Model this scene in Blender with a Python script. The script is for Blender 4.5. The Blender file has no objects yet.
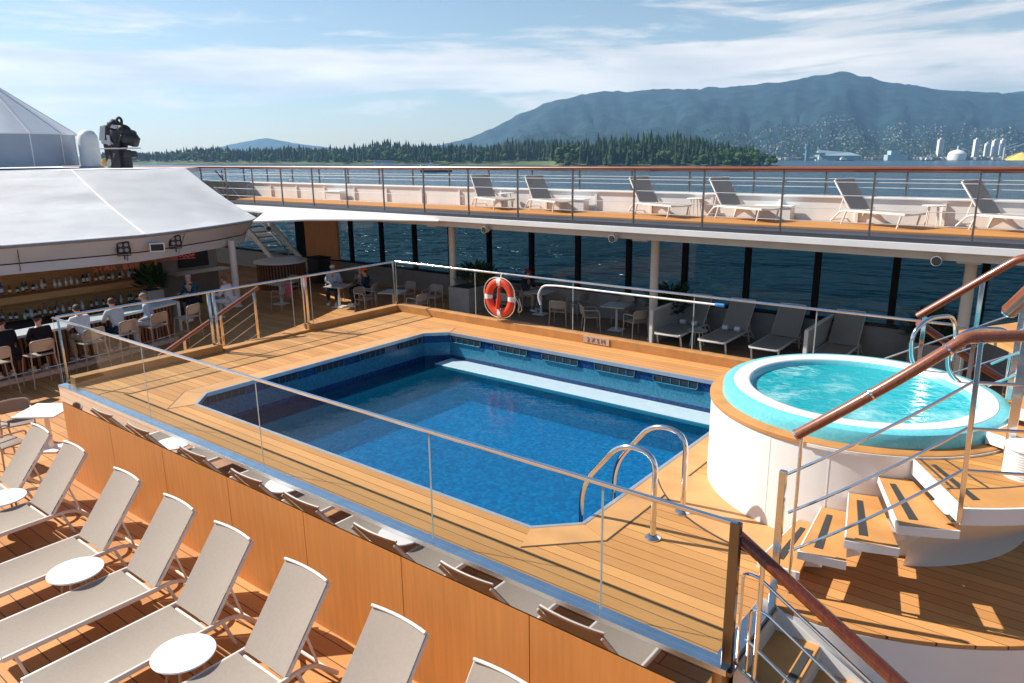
import bpy, bmesh, math, random
from mathutils import Vector, Matrix, Quaternion
R = math.radians
rnd = random.Random(7)
S = bpy.context.scene
col = S.collection

# ---------------------------------------------------------------- camera
CAMZ = 3.5
FPX = 737.615
RT = Vector((0.78482, 0.61974, 0)); RT.normalize()
def cam_axes(yaw, pit, rol):
    f = Vector((math.cos(yaw)*math.cos(pit), math.sin(yaw)*math.cos(pit), -math.sin(pit)))
    r = Vector((math.sin(yaw), -math.cos(yaw), 0)); d = f.cross(r)
    c, s = math.cos(rol), math.sin(rol)
    return c*r+s*d, -s*r+c*d, f
cr, cd, cf = cam_axes(R(128.29564), R(14.39248), R(0.76117))
cam = bpy.data.cameras.new('camera'); camo = bpy.data.objects.new('camera', cam); col.objects.link(camo)
camo.matrix_world = Matrix(((cr.x, -cd.x, -cf.x, 0), (cr.y, -cd.y, -cf.y, 0), (cr.z, -cd.z, -cf.z, CAMZ), (0, 0, 0, 1)))
cam.sensor_width = 36; cam.lens = FPX/1024*36; cam.clip_start = 0.05; cam.clip_end = 100000
S.camera = camo

# ---------------------------------------------------------------- light and sky
SUN_AZ, SUN_EL = 198.0, 41.0
sd = Vector((math.cos(R(SUN_AZ))*math.cos(R(SUN_EL)), math.sin(R(SUN_AZ))*math.cos(R(SUN_EL)), math.sin(R(SUN_EL))))
sun = bpy.data.lights.new('sun', 'SUN'); sun.energy = 4.8; sun.angle = R(0.53); sun.color = (1.0, 0.94, 0.84)
suno = bpy.data.objects.new('sun', sun); col.objects.link(suno)
suno.rotation_mode = 'QUATERNION'; suno.rotation_quaternion = sd.to_track_quat('Z', 'Y'); suno.location = (0, 0, 60)
W = bpy.data.worlds.new('World'); S.world = W; W.use_nodes = True
def build_world():
    nt = W.node_tree; N = nt.nodes; L = nt.links
    N.clear()
    out = N.new('ShaderNodeOutputWorld'); bg = N.new('ShaderNodeBackground'); bg.inputs[1].default_value = 0.079
    sky = N.new('ShaderNodeTexSky'); sky.sky_type = 'NISHITA'; sky.sun_disc = False
    sky.sun_elevation = R(SUN_EL); sky.sun_rotation = R(90-SUN_AZ) % (2*math.pi)
    sky.altitude = 30; sky.air_density = 1.0; sky.dust_density = 0.4; sky.ozone_density = 0.8
    tc = N.new('ShaderNodeTexCoord')
    mp = N.new('ShaderNodeMapping'); mp.inputs['Scale'].default_value = (1.0, 1.0, 7.5); mp.inputs['Location'].default_value = (3.1, 0.4, 0.55)
    mp.inputs['Rotation'].default_value = (0.03, -0.02, 0)
    n1 = N.new('ShaderNodeTexNoise'); n1.inputs['Scale'].default_value = 3.6; n1.inputs['Detail'].default_value = 10; n1.inputs['Roughness'].default_value = 0.6
    n1.inputs['Distortion'].default_value = 0.35
    L.new(tc.outputs['Generated'], mp.inputs['Vector']); L.new(mp.outputs['Vector'], n1.inputs['Vector'])
    sep = N.new('ShaderNodeSeparateXYZ'); L.new(tc.outputs['Generated'], sep.inputs[0])
    # more cloud in a band a few degrees above the horizon
    band = N.new('ShaderNodeValToRGB'); e = band.color_ramp.elements
    e[0].position = 0.0; e[0].color = (0.44,)*3+(1,); e[1].position = 1.0; e[1].color = (0.3,)*3+(1,)
    for p, v in ((0.022, 0.42), (0.045, 0.50), (0.07, 0.70), (0.105, 0.76), (0.13, 0.56), (0.17, 0.50), (0.21, 0.52), (0.4, 0.46)):
        q = e.new(p); q.color = (v,)*3+(1,)
    L.new(sep.outputs['Z'], band.inputs[0])
    add = N.new('ShaderNodeMath'); add.operation = 'ADD'; L.new(n1.outputs[0], add.inputs[0]); L.new(band.outputs[0], add.inputs[1])
    ramp = N.new('ShaderNodeMapRange'); ramp.inputs['From Min'].default_value = 1.03; ramp.inputs['From Max'].default_value = 1.20
    ramp.interpolation_type = 'SMOOTHSTEP'; ramp.inputs['To Max'].default_value = 0.86
    L.new(add.outputs[0], ramp.inputs['Value'])
    n2 = N.new('ShaderNodeTexNoise'); n2.inputs['Scale'].default_value = 5.5; n2.inputs['Detail'].default_value = 6
    L.new(mp.outputs['Vector'], n2.inputs['Vector'])
    cc = N.new('ShaderNodeValToRGB'); cc.color_ramp.elements[0].color = (6.3, 6.2, 6.2, 1); cc.color_ramp.elements[0].position = 0.3
    cc.color_ramp.elements[1].color = (10.0, 9.2, 8.4, 1); cc.color_ramp.elements[1].position = 0.68
    L.new(n2.outputs[0], cc.inputs[0])
    mx = N.new('ShaderNodeMix'); mx.data_type = 'RGBA'
    tn = N.new('ShaderNodeMix'); tn.data_type = 'RGBA'; tn.blend_type = 'MULTIPLY'; tn.inputs[0].default_value = 1; tn.inputs[7].default_value = (0.90, 0.90, 0.88, 1); L.new(sky.outputs[0], tn.inputs[6])
    L.new(ramp.outputs[0], mx.inputs[0]); L.new(tn.outputs[2], mx.inputs[6]); L.new(cc.outputs[0], mx.inputs[7])
    L.new(mx.outputs[2], bg.inputs[0]); L.new(bg.outputs[0], out.inputs[0])
build_world()
S.view_settings.view_transform = 'Standard'; S.view_settings.look = 'None'; S.view_settings.gamma = 1
S.view_settings.use_curve_mapping = False; S.view_settings.exposure = 0.78
S.render.engine = 'CYCLES'
S.cycles.use_denoising = True
S.cycles.max_bounces = 14; S.cycles.transparent_max_bounces = 24; S.cycles.glossy_bounces = 6; S.cycles.transmission_bounces = 8
S.cycles.sample_clamp_indirect = 6; S.cycles.caustics_reflective = False; S.cycles.caustics_refractive = False
S.cycles.volume_bounces = 1

# ---------------------------------------------------------------- materials
def nodes(name):
    m = bpy.data.materials.new(name); m.use_nodes = True
    nt = m.node_tree; return m, nt.nodes, nt.links, nt.nodes['Principled BSDF']
def mat(name, c, rough=0.5, metal=0.0, var=0.08, vscale=6.0, bump=0.0, bscale=40.0, spec=0.5, coat=0.0, stretch=None, rvar=0.0):
    m, N, L, B = nodes(name)
    B.inputs['Roughness'].default_value = rough; B.inputs['Metallic'].default_value = metal
    B.inputs['Specular IOR Level'].default_value = spec; B.inputs['Coat Weight'].default_value = coat; B.inputs['Coat Roughness'].default_value = 0.08
    tc = N.new('ShaderNodeTexCoord'); src = tc.outputs['Object']
    if stretch:
        mp = N.new('ShaderNodeMapping'); mp.inputs['Scale'].default_value = stretch; L.new(src, mp.inputs['Vector']); src = mp.outputs['Vector']
    n = N.new('ShaderNodeTexNoise'); n.inputs['Scale'].default_value = vscale; n.inputs['Detail'].default_value = 5; L.new(src, n.inputs['Vector'])
    r = N.new('ShaderNodeValToRGB')
    a = [max(0, x*(1-var)) for x in c]; b = [min(1, x*(1+var)) for x in c]
    r.color_ramp.elements[0].position = 0.3; r.color_ramp.elements[1].position = 0.7
    r.color_ramp.elements[0].color = (*a, 1); r.color_ramp.elements[1].color = (*b, 1)
    L.new(n.outputs[0], r.inputs[0]); L.new(r.outputs[0], B.inputs['Base Color'])
    if rvar:
        mr = N.new('ShaderNodeMapRange'); mr.inputs['To Min'].default_value = max(0, rough-rvar); mr.inputs['To Max'].default_value = rough+rvar
        L.new(n.outputs[0], mr.inputs['Value']); L.new(mr.outputs[0], B.inputs['Roughness'])
    if bump:
        n2 = N.new('ShaderNodeTexNoise'); n2.inputs['Scale'].default_value = bscale; n2.inputs['Detail'].default_value = 3; L.new(src, n2.inputs['Vector'])
        bp = N.new('ShaderNodeBump'); bp.inputs['Strength'].default_value = bump; bp.inputs['Distance'].default_value = 0.01
        L.new(n2.outputs[0], bp.inputs['Height']); L.new(bp.outputs[0], B.inputs['Normal'])
    return m
def teak(name, base, width, axis='Y', seam=0.02, joint=0.0, dark=0.16):
    """caulked deck planks running at right angles to `axis`"""
    m, N, L, B = nodes(name)
    B.inputs['Roughness'].default_value = 0.62; B.inputs['Specular IOR Level'].default_value = 0.3
    g = N.new('ShaderNodeNewGeometry'); sp = N.new('ShaderNodeSeparateXYZ'); L.new(g.outputs['Position'], sp.inputs[0])
    across, along = ('Y', 'X') if axis == 'Y' else ('X', 'Y')
    def math_(op, a, b=None):
        q = N.new('ShaderNodeMath'); q.operation = op
        for i, v in enumerate((a, b)):
            if v is None: continue
            if isinstance(v, (int, float)): q.inputs[i].default_value = v
            else: L.new(v, q.inputs[i])
        return q.outputs[0]
    t = math_('DIVIDE', sp.outputs[across], width); idx = math_('FLOOR', t); fr = math_('FRACT', t)
    seamm = math_('LESS_THAN', fr, seam/width)
    wn = N.new('ShaderNodeTexWhiteNoise'); wn.noise_dimensions = '1D'; L.new(idx, wn.inputs['W'])
    if joint:
        off = math_('MULTIPLY', wn.outputs[0], joint)
        u = math_('DIVIDE', math_('ADD', sp.outputs[along], off), joint)
        j = math_('LESS_THAN', math_('FRACT', u), 0.009/joint*1.2)
        seamm = math_('MAXIMUM', seamm, j)
        wn2 = N.new('ShaderNodeTexWhiteNoise'); wn2.noise_dimensions = '2D'
        cb = N.new('ShaderNodeCombineXYZ'); L.new(idx, cb.inputs[0]); L.new(math_('FLOOR', u), cb.inputs[1]); L.new(cb.outputs[0], wn2.inputs['Vector'])
        tone = wn2.outputs[0]
    else: tone = wn.outputs[0]
    mp = N.new('ShaderNodeMapping'); mp.inputs['Scale'].default_value = (1.2, 26, 8) if axis == 'Y' else (26, 1.2, 8)
    L.new(g.outputs['Position'], mp.inputs['Vector'])
    n = N.new('ShaderNodeTexNoise'); n.inputs['Scale'].default_value = 1.6; n.inputs['Detail'].default_value = 6; L.new(mp.outputs[0], n.inputs['Vector'])
    n3 = N.new('ShaderNodeTexNoise'); n3.inputs['Scale'].default_value = 0.9; n3.inputs['Detail'].default_value = 5; L.new(g.outputs['Position'], n3.inputs['Vector'])
    s = math_('ADD', math_('MULTIPLY', n.outputs[0], 0.34), math_('MULTIPLY', tone, 0.32))
    s = math_('ADD', s, math_('MULTIPLY', n3.outputs[0], 0.34))
    r = N.new('ShaderNodeValToRGB'); e = r.color_ramp.elements
    e[0].position = 0.28; e[0].color = (base[0]*.76, base[1]*.70, base[2]*.64, 1); e[1].position = 0.72; e[1].color = (base[0]*1.14, base[1]*1.14, base[2]*1.14, 1)
    L.new(s, r.inputs[0])
    mx = N.new('ShaderNodeMix'); mx.data_type = 'RGBA'; L.new(seamm, mx.inputs[0]); L.new(r.outputs[0], mx.inputs[6])
    mx.inputs[7].default_value = (base[0]*dark, base[1]*dark, base[2]*dark*1.3, 1)
    L.new(mx.outputs[2], B.inputs['Base Color'])
    h = math_('SUBTRACT', math_('MULTIPLY', n.outputs[0], 0.25), seamm)
    bp = N.new('ShaderNodeBump'); bp.inputs['Strength'].default_value = 0.25; bp.inputs['Distance'].default_value = 0.004
    L.new(h, bp.inputs['Height']); L.new(bp.outputs[0], B.inputs['Normal'])
    return m
def glass(name, tint, ior=1.5, rough=0.0):
    m, N, L, B = nodes(name); N.remove(B); out = N['Material Output']
    t = N.new('ShaderNodeBsdfTransparent'); t.inputs[0].default_value = (*tint, 1)
    g = N.new('ShaderNodeBsdfGlossy'); g.inputs['Roughness'].default_value = rough; g.inputs['Color'].default_value = (1, 1, 1, 1)
    f = N.new('ShaderNodeFresnel'); f.inputs[0].default_value = ior
    geo = N.new('ShaderNodeNewGeometry'); fr = N.new('ShaderNodeMath'); fr.operation = 'MULTIPLY'
    inv = N.new('ShaderNodeMath'); inv.operation = 'SUBTRACT'; inv.inputs[0].default_value = 1; L.new(geo.outputs['Backfacing'], inv.inputs[1])
    L.new(f.outputs[0], fr.inputs[0]); L.new(inv.outputs[0], fr.inputs[1])
    x = N.new('ShaderNodeMixShader'); L.new(fr.outputs[0], x.inputs[0]); L.new(t.outputs[0], x.inputs[1]); L.new(g.outputs[0], x.inputs[2])
    L.new(x.outputs[0], out.inputs[0]); return m
def water_sea():
    m, N, L, B = nodes('sea_water')
    B.inputs['Base Color'].default_value = (0.010, 0.045, 0.070, 1); B.inputs['Roughness'].default_value = 0.2; B.inputs['IOR'].default_value = 1.33
    g = N.new('ShaderNodeNewGeometry')
    mp = N.new('ShaderNodeMapping'); mp.inputs['Rotation'].default_value = (0, 0, R(25)); mp.inputs['Scale'].default_value = (1, 1.9, 1); L.new(g.outputs['Position'], mp.inputs[0])
    hs = []
    for sc, w in ((0.02, 2.2), (0.09, 1.0), (0.30, 0.32), (0.9, 0.05)):
        n = N.new('ShaderNodeTexNoise'); n.inputs['Scale'].default_value = sc; n.inputs['Detail'].default_value = 1.5; n.inputs['Roughness'].default_value = 0.45
        L.new(mp.outputs[0], n.inputs['Vector'])
        q = N.new('ShaderNodeMath'); q.operation = 'MULTIPLY'; q.inputs[1].default_value = w; L.new(n.outputs[0], q.inputs[0]); hs.append(q.outputs[0])
    a = N.new('ShaderNodeMath'); L.new(hs[0], a.inputs[0]); L.new(hs[1], a.inputs[1])
    b = N.new('ShaderNodeMath'); L.new(a.outputs[0], b.inputs[0]); L.new(hs[2], b.inputs[1])
    b2 = N.new('ShaderNodeMath'); L.new(b.outputs[0], b2.inputs[0]); L.new(hs[3], b2.inputs[1]); b = b2
    bp = N.new('ShaderNodeBump'); bp.inputs['Strength'].default_value = 0.9; bp.inputs['Distance'].default_value = 6.0
    L.new(b.outputs[0], bp.inputs['Height']); L.new(bp.outputs[0], B.inputs['Normal'])
    # foam flecks
    n = N.new('ShaderNodeTexNoise'); n.inputs['Scale'].default_value = 0.22; n.inputs['Detail'].default_value = 8; n.inputs['Roughness'].default_value = 0.62; L.new(mp.outputs[0], n.inputs['Vector'])
    r = N.new('ShaderNodeValToRGB'); r.color_ramp.elements[0].position = 0.74; r.color_ramp.elements[0].color = (0.010, 0.045, 0.070, 1)
    r.color_ramp.elements[1].position = 0.80; r.color_ramp.elements[1].color = (0.45, 0.5, 0.52, 1)
    L.new(n.outputs[0], r.inputs[0]); L.new(r.outputs[0], B.inputs['Base Color'])
    return m
def water_clear(name, tint, bscale, bstr, foam=None, turb=0.0, bdist=0.03, tcol=(0.02, 0.66, 0.75, 1)):
    m, N, L, B = nodes(name); N.remove(B); out = N['Material Output']
    g = N.new('ShaderNodeNewGeometry')
    n = N.new('ShaderNodeTexNoise'); n.inputs['Scale'].default_value = bscale; n.inputs['Detail'].default_value = 4; n.inputs['Distortion'].default_value = 0.6; L.new(g.outputs['Position'], n.inputs['Vector'])
    bp = N.new('ShaderNodeBump'); bp.inputs['Strength'].default_value = bstr; bp.inputs['Distance'].default_value = bdist; L.new(n.outputs[0], bp.inputs['Height'])
    t = N.new('ShaderNodeBsdfTransparent'); t.inputs[0].default_value = (*tint, 1)
    rf = N.new('ShaderNodeBsdfRefraction'); rf.inputs['IOR'].default_value = 1.33; rf.inputs['Color'].default_value = (*tint, 1); rf.inputs['Roughness'].default_value = 0; L.new(bp.outputs[0], rf.inputs['Normal'])
    x0 = N.new('ShaderNodeMixShader'); x0.inputs[0].default_value = 0.34; L.new(t.outputs[0], x0.inputs[1]); L.new(rf.outputs[0], x0.inputs[2])
    body = x0.outputs[0]
    if turb:
        d = N.new('ShaderNodeBsdfDiffuse'); d.inputs[0].default_value = tcol
        xt = N.new('ShaderNodeMixShader'); xt.inputs[0].default_value = turb; L.new(body, xt.inputs[1]); L.new(d.outputs[0], xt.inputs[2]); body = xt.outputs[0]
    if foam:
        n2 = N.new('ShaderNodeTexNoise'); n2.inputs['Scale'].default_value = foam[0]; n2.inputs['Detail'].default_value = 9; n2.inputs['Roughness'].default_value = 0.68; n2.inputs['Distortion'].default_value = 0.8
        L.new(g.outputs['Position'], n2.inputs['Vector'])
        n4 = N.new('ShaderNodeTexNoise'); n4.inputs['Scale'].default_value = foam[0]*0.27; n4.inputs['Detail'].default_value = 2; L.new(g.outputs['Position'], n4.inputs['Vector'])
        ad = N.new('ShaderNodeMath'); L.new(n2.outputs[0], ad.inputs[0]); L.new(n4.outputs[0], ad.inputs[1])
        mr = N.new('ShaderNodeMapRange'); mr.inputs['From Min'].default_value = foam[1]; mr.inputs['From Max'].default_value = foam[2]; mr.inputs['To Max'].default_value = foam[3]; L.new(ad.outputs[0], mr.inputs['Value'])
        d2 = N.new('ShaderNodeBsdfDiffuse'); d2.inputs[0].default_value = foam[4] if len(foam) > 4 else (0.62, 0.86, 0.86, 1)
        xf = N.new('ShaderNodeMixShader'); L.new(mr.outputs[0], xf.inputs[0]); L.new(body, xf.inputs[1]); L.new(d2.outputs[0], xf.inputs[2]); body = xf.outputs[0]
    gl = N.new('ShaderNodeBsdfGlossy'); gl.inputs['Roughness'].default_value = 0.02; L.new(bp.outputs[0], gl.inputs['Normal'])
    f = N.new('ShaderNodeFresnel'); f.inputs[0].default_value = 1.25; L.new(bp.outputs[0], f.inputs['Normal'])
    x = N.new('ShaderNodeMixShader'); L.new(f.outputs[0], x.inputs[0]); L.new(body, x.inputs[1]); L.new(gl.outputs[0], x.inputs[2])
    L.new(x.outputs[0], out.inputs[0]); return m
def mosaic(name, cols, size, grout, rough=0.2, gw=0.06):
    m, N, L, B = nodes(name); B.inputs['Roughness'].default_value = rough
    tc = N.new('ShaderNodeNewGeometry')
    sc = N.new('ShaderNodeVectorMath'); sc.operation = 'SCALE'; sc.inputs['Scale'].default_value = 1/size; L.new(tc.outputs['Position'], sc.inputs[0])
    ad = N.new('ShaderNodeVectorMath'); ad.inputs[1].default_value = (0.37, 0.41, 0.43); L.new(sc.outputs[0], ad.inputs[0])
    fl = N.new('ShaderNodeVectorMath'); fl.operation = 'FLOOR'; L.new(ad.outputs[0], fl.inputs[0])
    wn = N.new('ShaderNodeTexWhiteNoise'); wn.noise_dimensions = '3D'; L.new(fl.outputs[0], wn.inputs['Vector'])
    r = N.new('ShaderNodeValToRGB'); r.color_ramp.interpolation = 'LINEAR'; e = r.color_ramp.elements
    e[0].color = (*cols[0], 1); e[1].color = (*cols[-1], 1)
    for i, c in enumerate(cols[1:-1]): q = e.new((i+1)/(len(cols)-1)); q.color = (*c, 1)
    L.new(wn.outputs[0], r.inputs[0]); L.new(r.outputs[0], B.inputs['Base Color'])
    return m
def paint(c, name, rough=0.35, var=0.05, **k): return mat(name, c, rough, 0, var, 1.2, **k)

M = {}
M['white'] = mat('white_paint', (0.78, 0.77, 0.75), 0.35, 0, 0.05, 1.5, bump=0.03, bscale=6)
M['offwhite'] = mat('cream_paint', (0.62, 0.56, 0.48), 0.45, 0, 0.07, 2)
M['membrane'] = mat('tent_membrane', (0.76, 0.78, 0.81), 0.8, 0, 0.06, 0.8, bump=0.05, bscale=2)
M['valance'] = mat('grey_valance', (0.66, 0.68, 0.72), 0.5, 0, 0.06, 1.0)
M['drum'] = mat('drum_grey', (0.36, 0.40, 0.47), 0.5, 0, 0.05, 1.0)
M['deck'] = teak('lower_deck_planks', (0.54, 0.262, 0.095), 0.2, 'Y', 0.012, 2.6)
M['pooldeck'] = teak('pool_deck_planks', (0.57, 0.282, 0.098), 0.132, 'Y', 0.0065)
M['margin'] = mat('teak_margin', (0.57, 0.285, 0.107), 0.6, 0, 0.14, 3, stretch=(1, 1, 1), bump=0.05)
M['rteak'] = mat('teak_ring', (0.46, 0.21, 0.06), 0.6, 0, 0.14, 5, bump=0.06)
M['seam'] = mat('caulk_seam', (0.06, 0.045, 0.035), 0.8)
M['step'] = mat('teak_step', (0.53, 0.25, 0.075), 0.6, 0, 0.14, 4, bump=0.06)
M['wood'] = mat('wood_cladding', (0.60, 0.235, 0.063), 0.42, 0, 0.09, 2.2, stretch=(9, 9, 0.5), spec=0.3)
M['wooddark'] = mat('dark_wood_panel', (0.24, 0.095, 0.03), 0.45, 0, 0.2, 2.2, stretch=(9, 9, 0.5))
M['shelfwood'] = mat('shelf_wood', (0.58, 0.30, 0.11), 0.5, 0, 0.15, 3, stretch=(1, 1, 6))
M['varnish'] = mat('varnished_handrail', (0.165, 0.036, 0.012), 0.18, 0, 0.3, 9, coat=0.6, stretch=(6, 6, 1.0))
M['midwood'] = mat('brown_handrail', (0.23, 0.075, 0.036), 0.28, 0, 0.25, 9, coat=0.3, stretch=(6, 6, 1.0))
M['railwood'] = mat('red_handrail', (0.23, 0.06, 0.026), 0.3, 0, 0.2, 2, coat=0.3)
M['steel'] = mat('polished_steel', (0.68, 0.69, 0.70), 0.12, 1, 0.05, 12, rvar=0.04)
M['mirror'] = mat('mirror_steel', (0.60, 0.60, 0.60), 0.025, 1, 0.04, 3)
M['wire'] = mat('steel_wire', (0.62, 0.62, 0.62), 0.25, 1, 0.05, 12)
M['frame'] = mat('lounger_frame', (0.78, 0.74, 0.70), 0.4, 0, 0.06, 8)
M['framegrey'] = mat('chair_frame_taupe', (0.42, 0.34, 0.28), 0.45, 0, 0.08, 8)
def sling(name, c):
    m = mat(name, c, 0.75, 0, 0.05, 30, bump=0.12, bscale=260, spec=0.2); N, L = m.node_tree.nodes, m.node_tree.links
    tr = N.new('ShaderNodeBsdfTranslucent'); tr.inputs[0].default_value = (*[min(1, v*1.1) for v in c], 1); x = N.new('ShaderNodeMixShader'); x.inputs[0].default_value = .3
    L.new(N['Principled BSDF'].outputs[0], x.inputs[1]); L.new(tr.outputs[0], x.inputs[2]); L.new(x.outputs[0], N['Material Output'].inputs[0]); return m
M['sling'] = sling('taupe_mesh_fabric', (0.46, 0.395, 0.335))
M['slinggrey'] = sling('grey_mesh_fabric', (0.42, 0.39, 0.35))
M['tabletop'] = mat('white_table_top', (0.80, 0.79, 0.77), 0.4, 0, 0.03, 4)
M['greytop'] = mat('grey_table_top', (0.42, 0.42, 0.40), 0.4, 0, 0.06, 4)
M['black'] = mat('black_rubber', (0.018, 0.018, 0.02), 0.6)
M['blackmetal'] = mat('black_mullion', (0.008, 0.008, 0.009), 0.7, spec=0.15)
M['grip'] = mat('grip_strip', (0.035, 0.036, 0.036), 0.85, bump=0.3, bscale=300)
M['glass'] = glass('clear_glass', (0.93, 0.955, 0.955), 1.15)
M['glassedge'] = mat('glass_edge', (0.42, 0.46, 0.44), 0.15, var=0.1)
M['tint'] = glass('tinted_window_glass', (0.38, 0.50, 0.53), 1.32)
M['bottleglass'] = mat('bottle_glass', (0.02, 0.05, 0.025), 0.08, 0, 0.3, 3)
M['sea'] = water_sea()
M['poolfloor'] = mosaic('pool_mosaic', [(0.001, 0.145, 0.39), (0.001, 0.19, 0.47), (0.002, 0.235, 0.55), (0.005, 0.34, 0.70)], 0.05, 0)
M['poolband'] = mosaic('light_blue_tiles', [(0.025, 0.16, 0.26), (0.035, 0.19, 0.30), (0.045, 0.22, 0.34)], 0.03, 0)
M['pooldark'] = mosaic('navy_tiles', [(0.006, 0.025, 0.09), (0.010, 0.045, 0.15), (0.015, 0.06, 0.19)], 0.03, 0)
M['grille'] = mat('grille_dark', (0.012, 0.018, 0.025), 0.5)
M['bench'] = mat('white_bench_tiles', (0.42, 0.54, 0.60), 0.35, 0, 0.06, 10)
M['teal'] = mosaic('turquoise_tiles', [(0.13, 0.52, 0.58), (0.15, 0.55, 0.61), (0.17, 0.58, 0.64)], 0.025, 0)
M['acrylic'] = mat('white_acrylic', (0.80, 0.79, 0.77), 0.18, 0, 0.02, 3)
M['tubshell'] = mat('blue_tub_shell', (0.03, 0.50, 0.60), 0.3, 0, 0.08, 4)
M['poolwater'] = water_clear('pool_water', (0.45, 0.92, 0.99), 3.0, 0.34, turb=0.08, bdist=0.035, tcol=(0.003, 0.30, 0.55, 1))
M['tubwater'] = water_clear('tub_water', (0.66, 0.93, 0.95), 9.0, 0.6, foam=(5.5, 0.98, 1.36, 0.62), turb=0.48, bdist=0.08)
M['orange'] = mat('orange_plastic', (0.72, 0.055, 0.014), 0.4, 0, 0.06, 6)
M['plasticwhite'] = mat('white_plastic', (0.78, 0.78, 0.76), 0.4)
M['rope'] = mat('cream_rope', (0.70, 0.64, 0.52), 0.8)
M['leaf'] = mat('dark_leaf', (0.03, 0.07, 0.018), 0.5, 0, 0.5, 8)
M['towel'] = mat('white_towel', (0.80, 0.80, 0.82), 0.9, bump=0.4, bscale=90)
M['pink'] = mat('pink_cloth', (0.55, 0.09, 0.15), 0.85)
M['red'] = mat('red_sign', (0.85, 0.16, 0.11), 0.5)
M['gold'] = mat('gold_paint', (0.5, 0.3, 0.06), 0.4)
M['blue'] = mat('blue_plastic', (0.03, 0.2, 0.5), 0.4)

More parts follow.
